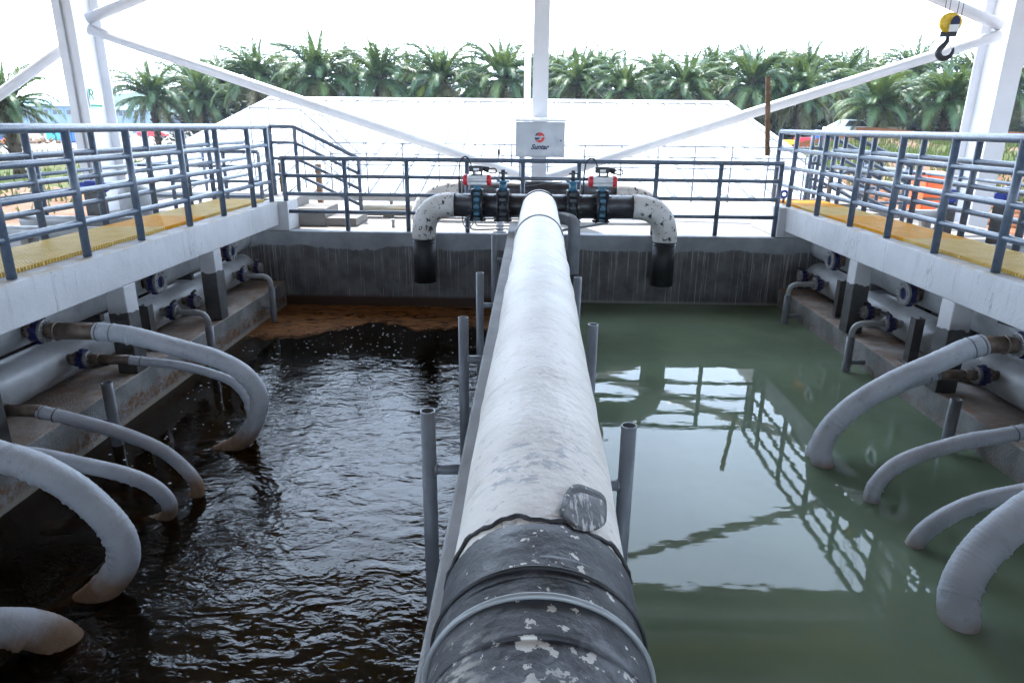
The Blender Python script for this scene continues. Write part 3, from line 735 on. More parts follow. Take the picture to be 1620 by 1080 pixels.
def actuated(x, label, sg):
    t = thing('actuated_valve', label, 'valve', (x, HY, HZ))
    for dx in (-.07, .07):
        m = MB(); m.cyl((dx-.016, 0, 0), (dx+.016, 0, 0), .23, 32); m.build('flange', 'black_pipe', t, .003)
    m = MB(); m.cyl((-.045, 0, 0), (.045, 0, 0), .195, 28)
    for k in range(12):
        th = 2*math.pi*k/12; m.box(-.04, .04, .195*math.cos(th)-.022, .195*math.cos(th)+.022, .195*math.sin(th)-.022, .195*math.sin(th)+.022)
    m.cyl((0, 0, .17), (0, 0, .29), .05, 16); m.box(-.06, .06, -.06, .06, .26, .285); m.build('body', 'teal', t)
    m = MB(); bolts(m, 0, .21, 12, .12); m.build('bolts', 'darkvalve', t)
    a = MB(); a.box(-.14, .14, -.07, .07, .285, .415); a.cyl((-.14, 0, .35), (.14, 0, .35), .075, 20); ac = a.build('actuator', 'act_grey', t, .008)
    for s_ in (-1, 1):
        m = MB(); m.tube([(s_*.138, 0, .35), (s_*.185, 0, .35), (s_*.2, 0, .35)], [.08, .08, .06], 22); m.build('end_cap', 'red', ac)
    m = MB(); m.cyl((-.05*sg, 0, .41), (-.05*sg, 0, .47), .012, 8); m.cyl((.06*sg, 0, .41), (.06*sg, 0, .47), .012, 8); m.box(-.08, .08, -.03, .03, .415, .43); m.build('mount', 'darkvalve', ac)
    m = MB(); m.box(-.11, .08, -.06, .06, .465, .55); m.cyl((.08*sg, 0, .51), (.17*sg, 0, .5), .035, 10); m.build('positioner', 'hookblack', ac, .008)
    m = MB(); m.box(-.05, .03, -.0635, -.0605, .485, .515); m.build('nameplate', 'white_ink', ac)
    m = MB()
    c1 = [(-.08*sg, 0, .54), (-.12*sg, 0, .64), (-.18*sg, .02, .66), (-.24*sg, .03, .6), (-.26*sg, .04, .4), (-.26*sg, .05, .1)]
    c2 = [(.15*sg, 0, .5), (.25*sg, -.02, .51), (.27*sg, -.02, .46), (.2*sg, -.02, .45), (.1*sg, -.03, .48)]
    m.tube(catmull(c1, 6), .011, 8); m.tube(catmull(c2, 6), .01, 8); m.build('control_cable', 'black', ac)
    return t
actuated(-.735, 'pneumatic valve with red-capped grey actuator left of the main pipe', 1)
actuated(1.03, 'pneumatic valve with red-capped grey actuator right of the main pipe', 1)
tb_ = thing('air_tubing', 'thin grey air tubing looped down from the left actuator', 'tubing', (-1, 10.2, -.3)); 
m = MB(); pts = [(.05, -.55, .9), (.05, -.5, .3), (.07, -.6, .12), (.14, -.62, .05), (.22, -.6, .14), (.16, -.58, .22), (.08, -.58, .15)]
m.tube(catmull(pts, 8), .008, 6); m.build('loop', 'cable', tb_)
m = MB(); m.tube(catmull([(.12, 0, .1), (.12, 0, -.02), (.2, .0, -.06), (.5, 0, -.05), (1.0, 0, -.04)], 6), .012, 6); m.tube(catmull([(.2, .05, .1), (.2, .05, .02), (.3, .05, -.01), (1.0, .05, 0)], 6), .01, 6); m.build('conduit', 'cable', tb_)
st = thing('pipe_strut', 'slim grey strut between main pipe and right actuated valve', 'strut', (.4, 9.5, -.28))
m = MB(); m.bar((0, 0, .02), (.72, .15, .12), .035, .03); m.build('bar', 'thinrail', st); m = MB(); m.box(-.05, .03, -.03, .03, -.03, .05); m.build('clamp', 'bolt', st)
for x in (-.45, .25):
    t = thing('pipe_pedestal', 'short white pedestal under the header pipe, %s' % ('left one' if x < 0 else 'hidden behind the main pipe'), 'support', (x, 10.62, DZ))
    m = MB(); m.cyl((0, 0, 0), (0, 0, .42), .06, 14); m.build('post', 'white_paint', t); m = MB(); m.box(-.1, .1, -.1, .1, .001, .02); m.build('foot', 'white_paint', t)

# pipes lying on the far deck
t = thing('deck_pipe', 'slim grey pipe on stands crossing the far deck behind the left railing', 'pipe', (-5.2, 12.75, DZ))
m = MB(); m.cyl((-2, 0, .29), (3.5, 0, .29), .07, 16); m.build('run', 'grey_pipe', t)
for x in (-1, .9, 2.62):
    m = MB(); m.cyl((x, 0, 0), (x, 0, .22), .035, 10); m.box(x-.07, x+.07, -.07, .07, .001, .015); m.build('stand', 'grey_pipe', t)
t = thing('deck_pipe', 'thick sand-coloured pipe lying on the far deck', 'pipe', (-3.2, 12.2, DZ))
m = MB(); m.cyl((.2, 0, .12), (3.2, 0, .12), .1, 18); m.build('run', 'sand_pipe', t)
m = MB(); m.box(.6, .75, -.12, .12, .001, .05); m.box(2.1, 2.25, -.12, .12, .001, .05); m.build('saddle', 'deck', t)
for x, y, l in ((-4.05, 13.2, 'short timber post standing on the deck behind the steps'), (-4.9, 13.6, 'second timber post left of the steps')):
    t = thing('timber_post', l, 'post', (x, y, DZ)); m = MB(); m.box(-.05, .05, -.05, .05, 0, .85); m.build('post', 'wood', t, .004); m = MB(); m.box(-.08, .08, -.08, .08, .0, .05); m.build('block', 'deck', t)
t = thing('drain_stub', 'small grey stub pipe rising from the far deck', 'pipe', (-2.2, 10.95, DZ)); m = MB(); m.pipe((0, 0, 0), (0, 0, .12), .025, .018, 10); m.build('tube', 'grey_pipe', t); m = MB(); m.cyl((0, 0, .1), (0, 0, .13), .032, 10); m.build('collar', 'grey_pipe', t)

# ------------------------------------------------------------------ side manifolds, valves, hoses
UZ, UR, LZ, LR_ = -.54, .18, -.985, .2
def manifold(sx, z, r, label, x=4.42):
    t = thing('manifold_pipe', label, 'pipe', (sx*x, 0, z))
    ys = [-3.5+i*.12 for i in range(int(13.7/.12)+1)]
    m = MB(); m.tube([(0, y, 0) for y in ys], [r*(1+.004*math.sin(y*5)) for y in ys], 28); m.build('run', 'grey_pipe', t)
    for y in (1.2, 3.0, 6.55, 8.9):
        m = MB(); m.ring((0, y, 0), (0, 1, 0), r, .006, 28, 6); m.build('weld_bead', 'grey_pipe', t)
    for y in (.6, 4.4, 6.28, 8.2):
        m = MB(); m.box(-.13, .13, y-.03+.16, y+.03+.16, -.255 if z < -.8 else -.235, -r*.9); m.build('saddle', 'steel_dark', t)
    return t
for sx, nm in ((-1, 'left'), (1, 'right')):
    manifold(sx, UZ, UR, 'upper grey manifold pipe under the %s walkway' % nm)
    manifold(sx, LZ, LR_, 'lower grey manifold pipe on the ledge under the %s walkway' % nm)
vproto = {}
def side_valve(sx, y, z, R_, label, kind, lever=1, xw=4.42, r=.2, reach=.5):
    """kind: open | hose | bend | cap. local +x points into the basin"""
    t = thing('butterfly_valve', label, 'valve', (sx*xw, y, z), 0 if sx < 0 else math.pi)
    x = reach-.2
    m = MB(); m.cyl((r*.8, 0, 0), (x-.03, 0, 0), R_*.6, 18); m.build('stub', 'rusty' if kind != 'bend' else 'grey_pipe', t)
    m = MB(); m.cyl((x-.06, 0, 0), (x-.032, 0, 0), R_*.98, 24); m.build('flange', 'rusty', t, .003)
    b = MB(); b.cyl((x-.03, 0, 0), (x+.03, 0, 0), R_*.94, 28)
    for k in range(8):
        th = 2*math.pi*(k+.5)/8; b.box(x-.028, x+.028, R_*.92*math.cos(th)-.018, R_*.92*math.cos(th)+.018, R_*.92*math.sin(th)-.018, R_*.92*math.sin(th)+.018)
    b.cyl((x, 0, R_*.85), (x, 0, R_*1.25), R_*.16+.01, 12); b.cyl((x, 0, R_*1.2), (x, 0, R_*1.28), R_*.3, 14)
    bo = b.build('body', 'blue', t)
    m = MB(); m.pipe((x+.032, 0, 0), (x+.062, 0, 0), R_, R_*(.52 if kind != 'cap' else .2), 28); m.build('flange', 'silver', t, .003)
    m = MB(); bolts(m, x, R_*.82, 8, .078, .007+R_*.03); m.build('bolts', 'bolt', t)
    m = MB(); L = .16+R_*.9
    if lever: m.bar((x, 0, R_*1.34), (x-lever*.06, lever*L, R_*1.3), .034, .02); m.bar((x, 0, R_*1.36), (x-.02, lever*L*.75, R_*1.5), .014, .012); m.build('lever', 'hookblack', bo)
    if kind == 'hose':
        m = MB(); m.cyl((x+.06, 0, 0), (x+.06+.09, 0, 0), R_*.66, 20); m.ring((x+.15, 0, 0), (1, 0, 0), R_*(.74 if R_ > .08 else .64), .01, 24, 6); m.cyl((x+.15, 0, 0), (x+.15+(.33 if sx < 0 and R_ > .08 else .2 if R_ > .08 else .28), 0, 0), R_*(.72 if R_ > .08 else .62), 22); m.build('coupling', 'rusty', t)
    return t, x
def bend_pole(sx, y, z, xv, zb, label):
    # elbow leaving the valve face and socketed into a pole that drops to the water
    t = thing('drop_pipe', label, 'pipe', (sx*3.7, y, zb), 0 if sx < 0 else math.pi, 'drop pipes along the ledges')
    x0 = xv-4.42+3.7 if True else 0
    x0 = -(3.7-(4.42-xv))
    x0 = (3.7-4.42)+xv if False else -(4.42-xv-3.7) * -1
    a = -(4.42-xv-3.7)      # local x of the valve face measured from the pole (negative: towards the wall)
    pts = [Vector((-abs(a), 0, z-zb))]+bend((-.13, 0, z-zb), (0, 0, z-zb), (0, 0, z-zb-.13), 8)+[Vector((0, 0, z-zb-.2))]
    m = MB(); m.tube(pts, .033, 14); m.build('elbow', 'grey_pipe', t)
    m = MB(); m.pipe((0, 0, 0), (0, 0, z-zb-.16), .045, .036, 16); m.build('tube', 'pole', t)
    m = MB(); m.cyl((-.03, 0, .52), (-.2, 0, .52), .028, 10); m.build('bracket', 'pole', t)
    return t
def open_pole(sx, y, zt, zb, label):
    t = thing('drop_pipe', label, 'pipe', (sx*3.68, y, zb), 0 if sx < 0 else math.pi, 'drop pipes along the ledges')
    m = MB(); m.pipe((0, 0, 0), (0, 0, zt-zb), .047, .038, 18); m.build('tube', 'pole', t)
    m = MB(); m.cyl((-.03, 0, zt-zb-.38), (-.22, 0, zt-zb-.38), .03, 10); m.build('bracket', 'pole', t)
YV = {-1: [1.62, 3.48, 5.35, 7.2, 9.1], 1: [1.62, 3.5, 5.42, 7.2, 9.08]}
desc = {5.35: 'with the long wrapped hose curling into dark water', 3.48: 'at the left edge feeding a thick hose', 1.62: 'out by the near corner'}
for sx, nm in ((-1, 'left'), (1, 'right')):
    for i, y in enumerate(YV[sx]):
        kind = 'hose' if i < 3 else 'open'
        lab = {0: 'nearest large blue valve under the %s walkway, mostly out of view', 1: 'large blue valve low in the %s foreground with a thick hose', 2: 'large blue valve under the %s walkway with a thick grey hose', 3: 'large blue valve with open silver flange, nearer one under the %s walkway', 4: 'large blue valve with open silver flange, farther one under the %s walkway'}[i] % nm
        side_valve(sx, y, UZ, .1 if kind == 'hose' else .128, lab, kind, -sx*(1 if i != 3 else -1), reach=.5)
    low = [(3.95, 'hose', 'small blue valve on the lower %s pipe, nearest to the camera'), (4.61, 'hose', 'small blue valve on the lower %s pipe, second from the camera'), (5.78, 'hose', 'small blue valve below the %s large hose coupling'), (7.42, 'bend', 'small blue valve with bent drop pipe, nearer one on the %s ledge'), (7.92, 'cap', 'capped small blue valve beside the nearer %s drop pipe'), (9.4, 'bend', 'small blue valve with bent drop pipe, farther one on the %s ledge'), (9.95, 'cap', 'capped small blue valve in the far %s corner of the basin')]
    for y, k, lab in low:
        tt, xv = side_valve(sx, y, -.945, .075, lab % nm, k, sx*-.7 if k != 'hose' else 0, reach=.52)
        if k == 'bend': bend_pole(sx, y, -.945, xv+.06, ZL-.3, ('nearer' if y < 8 else 'farther')+' bent grey drop pipe on the %s ledge' % nm)
    open_pole(sx, 5.42, -1.03, ZL-.4, 'straight open-topped grey drop pipe at the %s ledge between the hoses' % nm)
    for k, y in enumerate((6.95, 8.75)):
        t = thing('pipe_support', 'dark steel channel post by the %s %s manifold pipe' % (('nearer', 'farther')[k], nm) if False else '%s dark steel channel post on the %s ledge' % (('nearer', 'farther')[k], nm), 'support', (sx*4.13, y, -1.239))
        m = MB(); m.box(-.05, .05, -.05, -.042, 0, .5); m.box(-.05, -.042, -.042, .05, 0, .5); m.box(.042, .05, -.042, .05, 0, .5); m.build('channel', 'steel_dark', t)
        m = MB(); m.box(-.09, .09, -.08, .08, .0005, .012); m.build('foot_plate', 'silver', t)

def hose(label, pts, r, mat, seed, group='grey suction hoses'):
    P = resample(catmull(pts, 24), .009); rr = random.Random(seed)
    n = len(P); wr = [(rr.random()*n, r*rr.uniform(.04, .11), rr.uniform(.7, 1.5), rr.random()*6.28) for _ in range(int(n/6))]
    ph = [rr.random()*6.28 for _ in range(4)]
    rib = [.008*math.sin(i*2*math.pi/3.3) for i in range(n)]
    # curvature: folds gather on the inside of tight bends
    curv = []
    for i in range(n):
        a, b, c = P[max(0, i-8)], P[i], P[min(n-1, i+8)]; v = (a+c)/2-b; curv.append(v)
    ws = [0.]*n; wp = [0.]*n
    for c0, am, wd, p0 in wr:
        for i in range(max(0, int(c0-4*wd)), min(n, int(c0+4*wd)+1)):
            ws[i] += am*math.exp(-((i-c0)/wd)**2)
    o = Vector(pts[0]); t = thing('suction_hose', label, 'hose', tuple(o), 0, group)
    m = MB(); b = len(m.v); seg = 28
    a = (P[1]-P[0]).cross(Vector((0, 0, 1))).normalized()
    for i, p in enumerate(P):
        tg = (P[min(i+1, n-1)]-P[max(i-1, 0)]).normalized(); a = (a-tg*a.dot(tg)).normalized(); c = tg.cross(a)
        for k in range(seg):
            th = 2*math.pi*k/seg; d = a*math.cos(th)+c*math.sin(th)
            ins = max(0., d.dot(curv[i])/r*22)
            rad = r*(1+rib[i]*(.5+abs(math.sin(i*.021+ph[2])))+.012*math.sin(2*th+ph[0]+i*.012)+.008*math.sin(5*th+i*.03+ph[1])) + ws[i]*(.22+min(.9, ins*1.3))
            m.v.append(tuple(p+d*rad-o))
    for i in range(n-1):
        for k in range(seg): m.f.append((i*seg+k, i*seg+(k+1) % seg, (i+1)*seg+(k+1) % seg, (i+1)*seg+k)); m.sm.append(True)
    m.f.append(tuple(range(seg))[::-1]); m.sm.append(False); m.f.append(tuple((n-1)*seg+k for k in range(seg))); m.sm.append(False)
    m.build('tube', mat, t)
    for f in (.006, .05):
        i = int(n*f)+2; m = MB(); m.ring(P[i]-o, P[i+1]-P[i], r*1.02, .006, 28, 6); m.build('clamp', 'thinrail', t)
    return t
hose('thick wrapped hose from the left walkway curling back into the dark water', [(-3.64, 5.35, -0.54), (-3.351, 5.355, -0.57), (-2.968, 5.362, -0.676), (-2.657, 5.37, -0.77), (-2.436, 5.38, -0.907), (-2.329, 5.39, -1.103), (-2.373, 5.4, -1.319), (-2.503, 5.411, -1.53), (-2.695, 5.423, -1.66), (-3.0, 5.45, -1.78)], .076, 'hoseL', 1)
hose('slim hose passing behind the thick wrapped hose on the left', [(-3.69, 5.78, -0.945), (-3.25, 5.79, -0.99), (-2.931, 5.8, -1.07), (-2.72, 5.8, -1.17), (-2.6, 5.78, -1.35), (-2.6, 5.75, -1.58), (-2.72, 5.7, -1.7), (-3.1, 5.66, -1.74), (-3.55, 5.62, -1.78)], .042, 'hoseL', 2)
hose('slim hose arching from the left ledge, its rusty tip in the water', [(-3.69, 4.61, -0.95), (-3.434, 4.609, -1.01), (-3.081, 4.607, -1.115), (-2.81, 4.606, -1.242), (-2.644, 4.604, -1.394), (-2.558, 4.601, -1.535), (-2.571, 4.6, -1.64), (-2.692, 4.65, -1.7), (-2.998, 4.7, -1.725), (-3.4, 4.707, -1.76)], .05, 'hoseL', 3)
hose('slim hose between two arches at the left, its tail trailing under water', [(-3.69, 3.95, -0.945), (-3.45, 3.96, -0.955), (-3.233, 3.98, -0.99), (-3.001, 4.018, -1.067), (-2.763, 4.072, -1.163), (-2.618, 4.137, -1.29), (-2.564, 4.208, -1.464), (-2.647, 4.284, -1.63), (-2.8, 4.284, -1.69), (-3.203, 4.276, -1.72), (-3.6, 4.29, -1.76)], .053, 'hoseL', 4)
hose('thickest grey hose plunging into dark water at lower left', [(-3.66, 3.48, -0.54), (-3.4, 3.49, -0.62), (-3.103, 3.5, -0.734), (-2.895, 3.493, -0.8), (-2.703, 3.484, -0.916), (-2.551, 3.473, -1.064), (-2.445, 3.46, -1.233), (-2.437, 3.447, -1.39), (-2.524, 3.433, -1.533), (-2.688, 3.418, -1.68), (-2.95, 3.4, -1.85)], .09, 'hoseL', 5)
hose('thick hose cut off by the lower left corner', [(-3.6, 1.7, -.54), (-3.4, 2.0, -.75), (-3.15, 2.45, -1.1), (-2.9, 2.8, -1.36), (-2.66, 3.0, -1.55), (-2.5, 3.08, -1.85)], .105, 'hoseL', 6)
hose('thick hose arching from the right walkway into green water', [(3.8, 5.42, -0.54), (3.64, 5.41, -0.59), (3.476, 5.391, -0.672), (3.077, 5.348, -0.86), (2.762, 5.298, -1.058), (2.556, 5.242, -1.275), (2.492, 5.183, -1.43), (2.5, 5.119, -1.56), (2.52, 5.1, -1.9)], .088, 'hoseR', 7)
hose('slim hose hugging the inner side of the right thick arch', [(3.7, 5.78, -0.945), (3.4, 5.68, -1.0), (3.05, 5.55, -1.1), (2.74, 5.44, -1.24), (2.53, 5.34, -1.4), (2.46, 5.27, -1.56), (2.47, 5.25, -1.9)], .05, 'hoseR', 8)
hose('slim right-hand hose arching nearly level before dipping into green water', [(3.7, 4.61, -0.95), (3.5, 4.605, -0.99), (3.217, 4.601, -1.05), (2.831, 4.588, -1.2), (2.658, 4.572, -1.389), (2.632, 4.555, -1.56), (2.65, 4.55, -1.9)], .057, 'hoseR', 9)
hose('slim right-hand hose with brownish tip, second from the bottom', [(3.7, 3.95, -0.95), (3.5, 3.96, -1.02), (3.276, 3.98, -1.095), (2.981, 3.983, -1.189), (2.755, 3.986, -1.347), (2.648, 3.991, -1.54), (2.62, 3.99, -1.9)], .058, 'hoseR', 10)
hose('thick ribbed hose plunging into green water at lower right', [(3.8, 3.5, -0.54), (3.5, 3.52, -0.62), (3.2, 3.52, -0.77), (2.917, 3.5, -0.97), (2.681, 3.438, -1.18), (2.541, 3.347, -1.385), (2.505, 3.241, -1.56), (2.52, 3.2, -1.95)], .106, 'hoseR', 11)

# floating scum and bubbles on the dark water
rs = random.Random(11); N = 90
m = MB(); outl = []
for i in range(N+1):
    x = -3.84+3.53*i/N; outl.append((x, 8.72+.12*math.sin(x*2.2+.6)+.5*sstep(-3.4, -2.0, x)+.12*math.sin(x*5.1)+.05*math.sin(x*13)+.03*math.sin(x*29)-.25*math.exp(-((x+3.3)/.3)**2)))
J = 8
for j in range(J+1):
    for (x, y) in outl: m.v.append((x, y+(10.39-y)*j/J, ZL+.003+(.004 if j else 0)))
for j in range(J):
    for i in range(N): m.f.append((j*(N+1)+i, j*(N+1)+i+1, (j+1)*(N+1)+i+1, (j+1)*(N+1)+i)); m.sm.append(True)
o = m.build('scum', 'scum'); ea = o.data.attributes.new('edge', 'FLOAT', 'POINT'); ea.data.foreach_set('value', [j/J for j in range(J+1) for _ in outl]); o['kind'] = 'stuff'; tag(o, 'rusty brown scum floating against the far wall of the dark basin', 'scum')
m = MB()
for i in range(330):
    if i < 260: x, y = rs.uniform(-3.75, -.5), rs.uniform(6.6, 9.3)
    else: x, y = rs.uniform(-3.75, -2.4), rs.uniform(4.5, 7.2)
    m.sphere((x, y, ZL+.001), rs.choice((.004, .005, .006, .007, .009, .012)), 6, 4, (1.3, 1, .35))
o = m.build('bubbles', 'foamwhite'); o['kind'] = 'stuff'; tag(o, 'white bubbles and flecks scattered on the dark water', 'bubbles')

# ------------------------------------------------------------------ steel shed over the basins
shed = thing('steel_shed', 'open white steel shed with tall columns and long diagonal pipe braces', 'shed', (0, 12.9, -1.2))
def sadd(m, name, mat='white_paint', bevel=0., par=None):
    o = m.build(name, mat, par or shed, bevel); o.matrix_parent_inverse = Matrix.Translation((0, -12.9, 1.2)); return o
EZ = 6.4
for x in (-24.3, -16.2, -8.05, 8.15, 16.2, 24.3):
    m = MB(); zb = -1.2 if abs(x) < 10 else -2.2
    m.box(x-.17, x+.17, 12.5, 12.52, zb, EZ); m.box(x-.008, x+.008, 12.52, 13.3, zb, EZ); m.box(x-.17, x+.17, 13.3, 13.32, zb, EZ)
    m.box(x-.28, x+.28, 12.35, 13.45, zb, zb+.03)
    col = sadd(m, 'column')
    if abs(x) < 10:
        s_ = 1 if x < 0 else -1
        m = MB(); a, b = sorted((x+s_*.02, x+s_*.3)); m.box(a, b, 12.62, 12.98, 2.35, 2.92); m.box(a, b, 12.6, 13.0, 2.6, 2.62); sadd(m, 'gusset_box', 'concrete', .006, col)
for y in (-11.5, -30.5):
    for x in (-24.3, -16.2, -8.05, 8.15, 16.2, 24.3): m = MB(); m.box(x-.17, x+.17, y-.4, y+.4, -2.2, EZ); sadd(m, 'column')
for a, b in (((-7.8, 12.8, 2.68), (-.02, 12.8, .22)), ((8.0, 12.8, 2.7), (.3, 12.8, .22)), ((-8.2, 12.8, 2.45), (-12.2, 12.8, .1)), ((8.3, 12.8, 2.45), (12.2, 12.8, .1)), ((-7.8, 12.8, 2.85), (0, 12.8, 5.6)), ((8.0, 12.8, 2.85), (.3, 12.8, 5.6))):
    m = MB(); m.cyl(a, b, .09, 24); sadd(m, 'brace')
m = MB(); m.box(.03, .3, 12.5, 12.52, -.44, EZ); m.box(.155, .175, 12.52, 12.75, -.44, EZ); m.box(.03, .3, 12.75, 12.77, -.44, EZ); sadd(m, 'wind_post')
m = MB(); m.box(-24.6, 24.6, 12.75, 13.05, EZ, EZ+.3); sadd(m, 'eave_beam')
m = MB(); m.box(-24.6, 24.6, -30.65, -30.35, EZ, EZ+.3); sadd(m, 'eave_beam')
RX, RYE, RYR, RZR = 25.0, 14.1, -8.0, 8.7  # outer bays and rear span extended out of view to dim the basins
for x in (-24.3, -16.2, -8.05, .16, 8.15, 16.2, 24.3):
    for s_ in (1, -1):
        ye = 13.2 if s_ > 0 else -30.6; m = MB(); m.bar((x, ye, EZ+.1), (x, RYR, RZR-.25), .2, .5); sadd(m, 'rafter')
def roofz(y): return RZR-(y-RYR)*(RZR-6.62)/(RYE-RYR) if y > RYR else RZR-(RYR-y)*(RZR-6.62)/(RYR+31.5)
for y in [13.8-1.45*i for i in range(31)]:
    m = MB(); z = roofz(y); m.box(-24.8, 24.8, y-.04, y+.04, z-.2, z-.03); sadd(m, 'purlin')
for i in range(25):
    x0 = -25+2*i
    for (ya, yb) in ((RYR, RYE), (-31.5, RYR)):
        m = MB()
        for k in range(8):
            xa = x0+k*.25
            for (u, v, dz) in ((0, .25, 0), (.17, .248, .0085)):
                m.poly([(xa+u, ya, roofz(ya)+dz), (xa+v, ya, roofz(ya)+dz), (xa+v, yb, roofz(yb)+dz), (xa+u, yb, roofz(yb)+dz)], (0, 0, .008 if u == 0 else .03))
        sadd(m, 'roof_sheet', 'shed_sheet')
# conduit and safety sign on the left column
m = MB(); m.tube([(-8.05, 12.48, -.4), (-8.05, 12.48, 2.0), (-8.06, 12.48, 6)], .016, 8); sadd(m, 'conduit', 'cable')
sg = thing('safety_sign', 'small white and green sign on the left white column', 'sign', (-7.98, 12.92, 1.55)); 
m = MB(); m.box(0, .006, -.2, .2, -.17, .17); m.build('plate', 'white_ink', sg, .0)
m = MB(); m.box(.0065, .009, -.19, .16, -.16, -.12); m.box(.0065, .009, -.19, -.16, -.04, .15); m.ring((.008, -.12, .09), (1, 0, 0), .045, .012, 18, 6); m.bar((.008, -.13, .04), (.008, -.06, -.05), .003, .03); m.build('print', 'green_ink', sg)
# crane girder, hook block
cg = thing('crane_girder', 'steel crane girder spanning under the shed roof, above the frame', 'crane', (0, 10.5, 5.2))
m = MB(); m.box(-9, 9, -.12, .12, -.02, 0); m.box(-9, 9, -.008, .008, 0, .5); m.box(-9, 9, -.12, .12, .5, .52); m.build('girder', 'yellow', cg)
m = MB(); m.box(5.5, 6.3, -.2, .2, -.35, -.04); m.build('hoist', 'yellow', cg, .01)
hk = thing('hook_block', 'yellow crane hook block with black hook hanging at upper right', 'hook', (5.86, 10.5, 2.42), R(-25)); hk.scale = (.78, .78, .76)
for sx2 in (-1, 1):
    m = MB(); m.tube([(sx2*.045, 0, .2), (sx2*.06, 0, .2), (sx2*.13, 0, .2), (sx2*.145, 0, .2)], [.13, .165, .165, .13], 32)
    # discs face the basin
    o = m.build('sheave_guard', 'yellow', hk); o.rotation_euler = (0, 0, R(90)+R(20)); o.location = (sx2*.06, 0, 0)
m = MB(); m.box(-.13, .13, -.06, .06, -.03, .06); m.build('crosshead', 'hookblack', hk, .008)
m = MB(); m.poly([(-.01, -.185, .05), (.13, -.185, .05), (.13, -.185, .22), (.1, -.185, .28), (.06, -.185, .3), (.02, -.185, .28), (-.01, -.185, .22)], (0, -.008, 0)); m.build('cheek_plate', 'navy_ink', hk)
m = MB(); m.box(-.02, .13, -.198, -.194, .03, .15); m.build('rating_plate', 'white_ink', hk)
hpts = [(0, 0, -.02), (0, 0, -.1), (-.03, 0, -.16), (-.09, 0, -.24), (-.1, 0, -.32), (-.05, 0, -.39), (.03, 0, -.4), (.1, 0, -.35), (.12, 0, -.27), (.115, 0, -.22)]
hp = catmull(hpts, 6); nh = len(hp)
m = MB(); m.tube(hp, [.028+.028*math.sin(math.pi*min(1, i/nh*1.15)) - (.02*max(0, (i/nh-.85)/.15)) for i in range(nh)], 14); m.build('hook', 'hookblack', hk)
m = MB(); m.bar((.02, 0, -.1), (.1, 0, -.26), .012, .012); m.build('latch', 'bolt', hk)
m = MB()
for dx, dy in ((-.12, .05), (-.06, -.1), (.08, .08), (.14, -.08)): m.cyl((dx, dy, .28), (dx*1.25, dy*1.2, 3.6), .006, 6)
m.build('wire_rope', 'steel_dark', hk)

# control box with lettering
cb = thing('control_box', 'grey control box with red and blue emblem on the central column', 'control box', (.175, 12.3, .62))
m = MB(); m.box(-.425, .425, -.13, .17, 0, .585); m.build('case', 'box_grey', cb, .008)
m = MB(); m.poly([(-.44, -.15, .59), (-.44, .17, .59), (-.44, .17, .67), (-.44, -.15, .63)], (.88, 0, 0)); m.build('rain_hood', 'white_paint', cb, .004)
m = MB(); m.box(-.405, .405, -.136, -.1305, .02, .565); dr = m.build('door', 'box_grey', cb, .003)
m = MB(); m.cyl((.36, -.15, .28), (.36, -.136, .28), .014, 12); m.build('lock', 'navy_ink', dr)
m = MB(); m.box(-.36, -.27, -.04, .06, -1.06, -.002); m.build('leg', 'box_grey', cb)
def arc_shape(c, r, y, a0, a1, inner, n=16):
    pts = [(c[0]+r*math.cos(a0+(a1-a0)*i/n), y, c[1]+r*math.sin(a0+(a1-a0)*i/n)) for i in range(n+1)]
    return pts+inner
c = (-.01, .33); rr_ = .085; Y_ = -.1375
m = MB(); m.poly(arc_shape(c, rr_, Y_, R(10), R(95), [(c[0]-.03, Y_, c[1]+.045), (c[0]-.02, Y_, c[1]+.015), (c[0]+.03, Y_, c[1]+.03)]), (0, -.002, 0))
m.poly(arc_shape(c, rr_, Y_, R(215), R(368), [(c[0]+.03, Y_, c[1]-.005), (c[0]+.03, Y_, c[1]-.035), (c[0]-.02, Y_, c[1]-.045)]), (0, -.002, 0)); m.build('emblem_red', 'red_ink', cb)
m = MB(); m.poly(arc_shape(c, rr_, Y_-.0005, R(97), R(160), [(c[0]-.04, Y_, c[1]+.03)]), (0, -.002, 0)); m.poly(arc_shape(c, rr_, Y_-.0005, R(180), R(213), [(c[0]-.01, Y_, c[1]-.03), (c[0]+.02, Y_, c[1]-.005)]), (0, -.002, 0)); m.build('emblem_navy', 'navy_ink', cb)
cu = bpy.data.curves.new('lettering', 'FONT'); cu.body = 'Suntar'; cu.size = .115; cu.shear = .35; cu.offset = .004; cu.extrude = .001; cu.align_x = 'CENTER'
to = bpy.data.objects.new('lettering', cu); C.objects.link(to); bpy.context.view_layer.update()
me = bpy.data.meshes.new_from_object(to.evaluated_get(bpy.context.evaluated_depsgraph_get())); bpy.data.objects.remove(to)
me.materials.clear(); me.materials.append(MAT['navy_ink']); lo_ = link('lettering', me, cb); lo_.location = (-.01, -.139, .135); lo_.rotation_euler = (R(90), 0, 0)
t = thing('steel_pole', 'slim white pole rising behind the central column', 'pole', (-.1, 20, -2.2)); m = MB(); m.box(-.09, .09, -.09, .09, 0, 10); m.build('shaft', 'white_paint', t); m = MB(); m.box(-.2, .2, -.2, .2, 0, .03); m.build('base', 'white_paint', t)
t = thing('lightning_rod', 'thin rod standing behind the railing left of the control box', 'rod', (-.6, 13.5, DZ)); m = MB(); m.cyl((0, 0, 0), (0, 0, 1.7), .012, 8); m.build('shaft', 'thinrail', t); m = MB(); m.cyl((0, 0, 1.05), (0, 0, 1.15), .03, 8); m.build('clamp', 'steel_dark', t)
